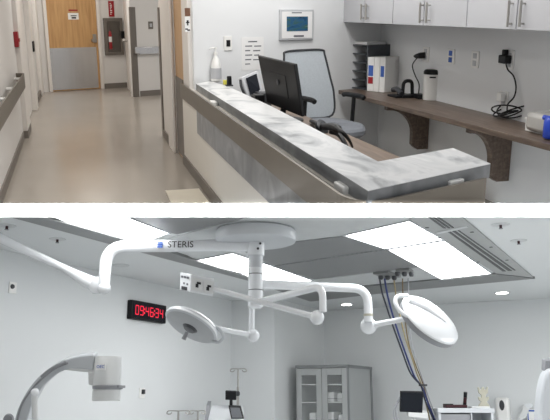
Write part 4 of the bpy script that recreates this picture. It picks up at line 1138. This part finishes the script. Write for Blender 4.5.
part(MB().box((xa+.03, yB-.04, .08), (xb-.03, yB-.02, zt-.045)), 'back_panel', n_inner, t)
xm = (xa+xb)/2+.005
for (a, b) in ((xa, xm-.004), (xm+.004, xb)):
    s = .085
    dm = MB().box((a, yF, .09), (a+s, yF+.025, zt-.05)).box((b-s, yF, .09), (b, yF+.025, zt-.05)).box((a+s, yF, zt-.05-.1), (b-s, yF+.025, zt-.05)).box((a+s, yF, .09), (b-s, yF+.025, .2))
    dd = part(dm, 'door', n_cabg, t, bev=.004)
    part(MB().box((a+s, yF+.008, .2), (b-s, yF+.014, zt-.15)), 'glass', n_glass, dd, label='clear glass pane')
shz = [L.z_at((xa+xb)/2, yF+.1, py) for py in (384, 402, 424)]+[.6]
for z_ in shz: part(MB().box((xa+.03, yF+.06, z_-.012), (xb-.03, yB-.05, z_)), 'shelf', n_grey, t)
rn = random.Random(5)
items = [(1, xa+.33, .11, 'white'), (1, xb-.33, .15, 'white'), (1, xb-.17, .13, 'white'), (2, xa+.2, .16, 'white'), (2, xa+.33, .15, 'white'), (2, xb-.34, .17, 'white'), (2, xb-.16, .14, 'white')]
wh = ['left door, upper shelf', 'right door, upper shelf at left', 'right door, upper shelf at right', 'left door, lower shelf at left', 'left door, lower shelf at right', 'right door, lower shelf at left', 'right door, lower shelf at right']
for (i, x_, h_, _), w_ in zip(items, wh):
    tt = thing(L, 'supply_box', 'grey white supply pack inside the glass cabinet, behind the '+w_, 'box', (x_, yF+.3, shz[i]), group='supplies inside the glass cabinet')
    part(MB().box((x_-.055, yF+.14, shz[i]+.001), (x_+.055, yF+.46, shz[i]+h_)), 'pack', n_grey, tt, bev=.02)
    part(MB().box((x_-.057, yF+.138, shz[i]+h_*.3), (x_+.057, yF+.3, shz[i]+h_*.38)), 'band', n_mid, tt)

# ------------------------------------------------------------------ ceiling hose outlets and hoses
dh_ = L.depth(cz(390, 276))
for poly, lab in (([(373, 274.2), (388, 272.8), (401, 277.4), (386, 279)], 'dark ceiling outlet plate with blue and brass fittings, left of two'), ([(395.5, 271), (409, 269.8), (413.5, 273), (400, 274.6)], 'dark ceiling outlet plate above the lamp head, right of two')):
    q = tile(poly, HC-.011, .03); lo, hi = q.bbox()
    t = thing(L, 'hose_outlet', lab, 'outlet', V(((lo.x+hi.x)/2, (lo.y+hi.y)/2, HC-.04)), group='ceiling hose outlets')
    part(q, 'plate', n_trim, t)
    cx_ = (lo+hi)/2
    fm = MB()
    for i in (-1, 0, 1): fm.lathe((cx_.x+.07*i, cx_.y+.05*i, HC-.04), (0, 0, -1), [(.03, 0), (.03, .035), (.02, .05)], 12)
    part(fm, 'fittings', m_dark, t)
hoses = [('black rubber hose hanging from left ceiling outlet, leftmost of the bundle', n_hblk, [(379.5, 277), (382, 292), (387, 308), (394, 329), (402, 351), (409, 370), (414, 378), (421, 386), (425, 400), (431, 414), (436, 425)], 1.15),
         ('blue rubber hose hanging from the ceiling beside the black hose', n_hblue, [(384.5, 278), (387, 293), (391.5, 311), (398, 332), (405, 352), (412, 371), (416, 379), (422.5, 388), (428, 403), (434, 418), (438, 426)], 1.2),
         ('yellow rubber hose hanging from the brass ceiling fitting', n_hyel, [(394, 279.5), (396, 295), (401, 320), (406, 340), (412, 358), (417, 374), (421.5, 385), (425, 400), (429, 416), (431, 428)], 1.0),
         ('thin grey hose hanging from right ceiling outlet behind lamp head', n_hgry, [(408, 274), (408.5, 295), (409, 320), (412, 345), (418, 366), (424.5, 385), (431, 404), (438, 420), (441, 428)], .8),
         ('brown thin hose behind the lamp head joining the bundle at the strap', n_brass, [(402.5, 275), (403, 295), (405, 320), (409, 345), (416, 366), (423, 384), (427, 398), (432, 412), (435, 424)], .8)]
for i, (lab, m_, pts, r) in enumerate(hoses):
    pp = []
    for j, p in enumerate(pts):
        f_ = j/(len(pts)-1)
        pp.append(L.at(*p, z=HC-.05) if j == 0 else L.at(*p, d=dh_+.03*i+.5*f_))
    pp[0] = L.at(*pts[0], d=dh_+.03*i)
    single(L, MB().tube(spline(pp, 5), r*.78*dh_/F, 8), 'hose', m_, lab, 'hose', 'hoses hanging from the ceiling')
c0 = L.at(423, 385.2, d=dh_+.4)
single(L, MB().lathe(c0-V((0, 0, .012)), (0, 0, 1), [(.055, 0), (.058, .012), (.055, .024)], 16), 'cable_strap', m_dark, 'dark strap tying the hose bundle together above the monitor', 'strap')

# ------------------------------------------------------------------ patient monitor and cart with items
d_m = dh_+.15
def mq(px, py, o=0): return L.at(px, py, d=d_m+o)
g = mq(412, 440)
t = thing(L, 'patient_monitor', 'black screen on a pale stand left of the hose bundle', 'monitor', V((g.x, g.y, 0)))
m4 = [mq(400.5, 391.5), mq(423.5, 392), mq(422.5, 413), mq(400, 412)]
part(MB().prism(m4, L.f*.05), 'screen_housing', m_black, t, bev=.008)
cf = sum(m4, V((0, 0, 0)))/4
part(MB().prism([cf+(p-cf)*.9-L.f*.003 for p in m4], L.f*.006), 'screen', m_scr, t)
part(MB().prism([mq(408, 412), mq(428, 413.5), mq(428, 419), mq(408, 417)], L.f*.15), 'keyboard_shelf', n_grey, t, bev=.01)
part(MB().tube([mq(413, 414, .1), V((mq(413, 414, .1).x, mq(413, 414, .1).y, .1))], .03, 12), 'post', n_grey, t)
pb = V((mq(413, 414, .1).x, mq(413, 414, .1).y, .0))
part(MB().box(pb+V((-.25, -.25, .04)), pb+V((.25, .25, .1))), 'base', n_grey, t, bev=.02)
for i, pts in enumerate((((400, 397), (397, 403), (396, 412), (398, 424)), ((400, 400), (394.5, 407), (394, 416), (396, 426)))):
    part(MB().tube(spline([mq(*p, .03) for p in pts]), .9*d_m/F, 8), 'lead', n_hgry, t)

d_t = 9.4; kt = d_t/F
def tq(px, py, o=0): return L.at(px, py, d=d_t+o)
zt = tq(466, 408.2).z
lft, rgt = tq(437.5, 408.2), tq(494.5, 408.2)
hx = V((L.r.x, L.r.y, 0)).normalized(); fy = V((L.f.x, L.f.y, 0)).normalized()
Lp = V((lft.x, lft.y, 0)); wT = (V((rgt.x, rgt.y, 0))-Lp).dot(hx)
t = thing(L, 'supply_cart', 'white tall cart with open shelves and a flat top below the right lamp', 'cart', Lp+hx*wT/2)
def cb_(a, b, z0, z1, n0=0, n1=.5):
    return [Lp+hx*a+fy*n0+V((0, 0, z0)), Lp+hx*b+fy*n0+V((0, 0, z0)), Lp+hx*b+fy*n1+V((0, 0, z0)), Lp+hx*a+fy*n1+V((0, 0, z0)),
            Lp+hx*a+fy*n0+V((0, 0, z1)), Lp+hx*b+fy*n0+V((0, 0, z1)), Lp+hx*b+fy*n1+V((0, 0, z1)), Lp+hx*a+fy*n1+V((0, 0, z1))]
part(MB().hexa(cb_(0, wT, zt-.06, zt)), 'top', n_enam2, t, bev=.008)
part(MB().hexa(cb_(.01, .04, .1, zt-.06)).hexa(cb_(wT-.05, wT-.02, .1, zt-.06)).hexa(cb_(wT*.58, wT*.6, .1, zt-.06)).hexa(cb_(.01, wT-.02, .1, zt-.06, .47, .5)), 'side_panels', n_enam2, t)
for z_ in (.12, .5, .9): part(MB().hexa(cb_(.04, wT-.05, z_, z_+.025, .02, .47)), 'shelf', n_grey, t)
part(MB().hexa(cb_(.045, wT*.57, zt-.3, zt-.075, .02, .4)), 'drawer', n_mid, t, label='grey drawer front')
for a in (.06, wT-.08):
    for n in (.06, .44):
        part(MB().lathe(Lp+hx*a+fy*n+V((0, 0, .05)), hx, [(.05, -.02), (.05, .02)], 14), 'caster', m_dark, t)
# phone on the cart
t = thing(L, 'cordless_phone', 'black base with upright dark red handset on the supply cart', 'phone', tq(457, 407, .2))
b0 = V((tq(446, 407, .15).x, tq(446, 407, .15).y, zt+.001)); b1 = V((tq(467.5, 407, .15).x, tq(467.5, 407, .15).y, zt+.001)); q = fy*.18
part(MB().prism([b0, b1, b1+q, b0+q], (0, 0, .04)), 'base', m_dred, t, bev=.006)
part(MB().prism([b0+V((0, 0, .04)), b1*.35+b0*.65+V((0, 0, .04)), b1*.35+b0*.65+q+V((0, 0, .04)), b0+q+V((0, 0, .04))], (0, 0, .012)), 'keypad', m_black, t, bev=.003)
h0 = tq(464.8, 406, .2); h0.z = zt+.04
hz_ = tq(465.5, 392.2, .2)
part(MB().tube([h0, h0+(hz_-h0)*.5, hz_], [1.9*kt, 1.7*kt, 1.9*kt], 10), 'handset', m_black, t)
part(MB().tube([h0-fy*.012+V((0, 0, .03)), h0+(hz_-h0)*.6-fy*.012], 1.7*kt, 10), 'handset_face', m_dred, t, label='dark red face')
# notched tan holder plate
pts_r = [(0, 20.5), (-5.3, 20.5), (-5.3, 16.5), (-4.4, 15), (-2.2, 13.8), (-5.4, 11), (-5.4, 8.5), (-4, 7.6), (-2, 6.4), (-4.6, 4), (-5, 0)]
pts_r = [(-5.2, 0), (-5.4, 2.5), (-2.6, 6), (-4.8, 7.5), (-5.4, 10.8), (-4, 11), (-2.4, 9.5), (-2.2, 12.6), (-4.6, 15), (-5.3, 20.5), (-4, 20.8), (-2.8, 17.8), (-1.6, 18.2), (-1, 20.6)]
full = pts_r + [(-a, b) for a, b in pts_r[::-1]]
bs = V((tq(484.3, 406, .3).x, tq(484.3, 406, .3).y, zt+.001))
single(L, MB().prism([bs+hx*a*kt*1.03+V((0, 0, b*kt)) for a, b in full], fy*.03), 'positioning_holder', n_tan, 'tan notched upright holder plate standing on the supply cart', 'holder', bev=.004)
# flat tray at right of the cart top
b0 = V((tq(481, 407, .02).x, tq(481, 407, .02).y, zt+.001)); 
single(L, MB().prism([b0-hx*.12, b0+hx*.12, b0+hx*.12+fy*.2, b0-hx*.12+fy*.2], (0, 0, .02)), 'paper_folder', n_grey, 'thin white folder lying on the supply cart before the tan holder', 'folder', bev=.003)

# ------------------------------------------------------------------ wall dispenser and items at right
t = thing(L, 'soap_dispenser', 'white wall dispenser with a dark oval window right of the cart', 'dispenser', LB.P(*LB.uz(L.at(504, 421, plane=LB)), 0))
a, b, z0, z1 = LB.rect(L, 497.5, 397.5, 511, 425)
part(MB().pbox(LB, a, b, z0, z1, 0, .16), 'housing', m_white, t, bev=.04)
c0 = L.at(501.8, 405.3, plane=LB, n=.163); kk2 = L.depth(c0)/F
part(MB().lathe(c0, (0, -1, 0), [(5*kk2, 0), (4.6*kk2, .008)], 24, .5, (0, 0, 1)), 'window', m_dark, t, label='dark oval window')
part(MB().pbox(LB, a+.03, b-.03, z0-.05, z0, .03, .13), 'nozzle', n_mid, t)
d_g = 10.5
gq = lambda px, py, o=0: L.at(px, py, d=d_g+o)
t = thing(L, 'glove_box_holder', 'white wall holder with blue edged glove box at lower right', 'holder', LB.P(*LB.uz(L.at(534, 425, plane=LB)), 0))
a, b, z0, z1 = LB.rect(L, 528.5, 409, 538.5, 430)
part(MB().pbox(LB, a, b, z0, z1, 0, .13), 'box', m_white, t, bev=.006)
w_ = b-a
part(MB().pbox(LB, a+.01, b-.01, z1-.035, z1-.012, .13, .134).pbox(LB, a+.01, a+.025, z0+.02, z1-.03, .13, .134).pbox(LB, b-.025, b-.01, z0+.02, z1-.03, .13, .134), 'blue_edging', m_bprint, t, label='blue printed edge')
t = thing(L, 'towel_dispenser', 'white slanted paper towel holder between dispenser and glove box', 'holder', LB.P(*LB.uz(L.at(523, 425, plane=LB)), 0))
pts = [L.at(*p, plane=LB, n=.16) for p in ((517.5, 418), (521.5, 411), (523, 404.5), (528, 405.5), (529, 409), (526, 418), (520, 421))]
part(MB().prism(pts, (0, .15, 0)), 'housing', n_grey, t, bev=.012)
part(MB().prism([L.at(*p, plane=LB, n=.17) for p in ((524, 404), (531, 403), (532, 407.5), (527.5, 409))], (0, .1, 0)), 'paper_tongue', n_enam, t)
# big white unit at the right edge
d_e = 7.0
eq = lambda px, py, o=0: L.at(px, py, d=d_e+o)
g = eq(556, 440)
t = thing(L, 'equipment_tower', 'tall white rounded equipment column at the right edge', 'equipment', V((g.x, g.y, 0)))
out = [(540, 420), (541, 405), (542.5, 390), (545, 378), (548.5, 371), (553, 368), (575, 367)]
pts = [eq(*p) for p in [(q.x, q.y) for q in spline([V((a, b, 0)) for a, b in out], 4)]]
last = pts[0]; zfl = V((last.x, last.y, .08)); e2 = pts[-1]
poly = pts + [V((e2.x, e2.y, .08)), V((last.x, last.y, .08))]
part(MB().prism(poly, V((L.f.x, L.f.y, 0)).normalized()*.2), 'column', n_enam2, t, bev=.03)
part(MB().prism([eq(545.5, 360.5, .1), eq(558, 360.5, .1), eq(558, 370, .1), eq(545, 372, .1)], L.f*.1), 'top_bracket', n_mid, t, label='grey bracket on top', bev=.006)
part(MB().prism([V((last.x, last.y, 0)), V((e2.x, e2.y, 0)), V((e2.x, e2.y, .08)), V((last.x, last.y, .08))], V((L.f.x, L.f.y, 0)).normalized()*.35), 'plinth', n_mid, t)

# ================================================================== lights, world, camera
def area(fr, name, loc, sx, sy, power, col=(1, 1, 1), rot=(0, 0, 0), spread=180):
    l = bpy.data.lights.new(name, 'AREA'); l.shape = 'RECTANGLE'; l.size = sx; l.size_y = sy; l.energy = power; l.color = col; l.spread = rad(spread)
    o = bpy.data.objects.new(name, l); COL.objects.link(o)
    o.matrix_world = fr.M @ Matrix.Translation(V(loc)) @ (Matrix.Rotation(rot[2], 4, 'Z') @ Matrix.Rotation(rot[1], 4, 'Y') @ Matrix.Rotation(rot[0], 4, 'X'))
    return o
warm = (1, .95, .88)
area(U, 'corridor_troffer_near', (.1, 6.4, 2.68), .6, 1.2, 19, warm)
area(U, 'corridor_troffer_mid', (.2, 10.0, 2.68), .6, 1.2, 24, warm)
area(U, 'corridor_troffer_far', (.2, 13.4, 2.68), .6, 1.2, 24, warm)
area(U, 'side_corridor_troffer', (2.6, 11.4, 2.68), 1.2, .6, 28, warm)
area(U, 'office_troffer', (2.0, 4.2, 2.68), .6, 1.2, 30, (1, .98, .95))
area(U, 'office_troffer_rear', (2.0, 6.1, 2.68), .6, 1.2, 28, (1, .98, .95))
area(L, 'operating_room_added_fill_right', (1.6, 8.2, 2.9), 1.2, 2.4, 190, (1, 1, 1))  # added fill out of frame, brightens the right rear wall; no known fixture
area(L, 'operating_room_added_fill_front', (.6, 5.0, 2.6), 1.2, 1.2, 30, (1, 1, 1))  # added fill below the ceiling to lift the dark operating room, no fixture
sd = (U.ray(CX, (ROW_A+ROW_B)/2)).normalized()
sl_ = bpy.data.lights.new('slab_edge_added_fill', 'AREA'); sl_.shape = 'RECTANGLE'; sl_.size = 2.2; sl_.size_y = .02; sl_.energy = 7; sl_.spread = rad(1.6)  # narrow added light that turns the slab front white, no such lamp there
so = bpy.data.objects.new('slab_edge_added_fill', sl_); COL.objects.link(so)
so.matrix_world = Matrix.Translation(U.C + sd*.25) @ Matrix((U.r, -sd.cross(U.r), -sd)).transposed().to_4x4()
w = bpy.data.worlds.new('world'); C.world = w; w.use_nodes = True
w.node_tree.nodes['Background'].inputs['Color'].default_value = (1, 1, 1, 1)
w.node_tree.nodes['Background'].inputs['Strength'].default_value = .55

cam = bpy.data.cameras.new('camera'); co = bpy.data.objects.new('camera', cam); COL.objects.link(co)
cam.sensor_width = 36; cam.lens = F/550*36; cam.clip_start = .02; cam.clip_end = 100
R3 = Matrix((U.r, U.u, -U.f)).transposed()
co.matrix_world = Matrix.Translation(U.C) @ R3.to_4x4()
C.camera = co
vs_ = C.view_settings
C.display_settings.display_device = 'sRGB'
vs_.view_transform = 'Standard'; vs_.look = 'None'; vs_.gamma = 1; vs_.use_curve_mapping = False; vs_.exposure = 0.0
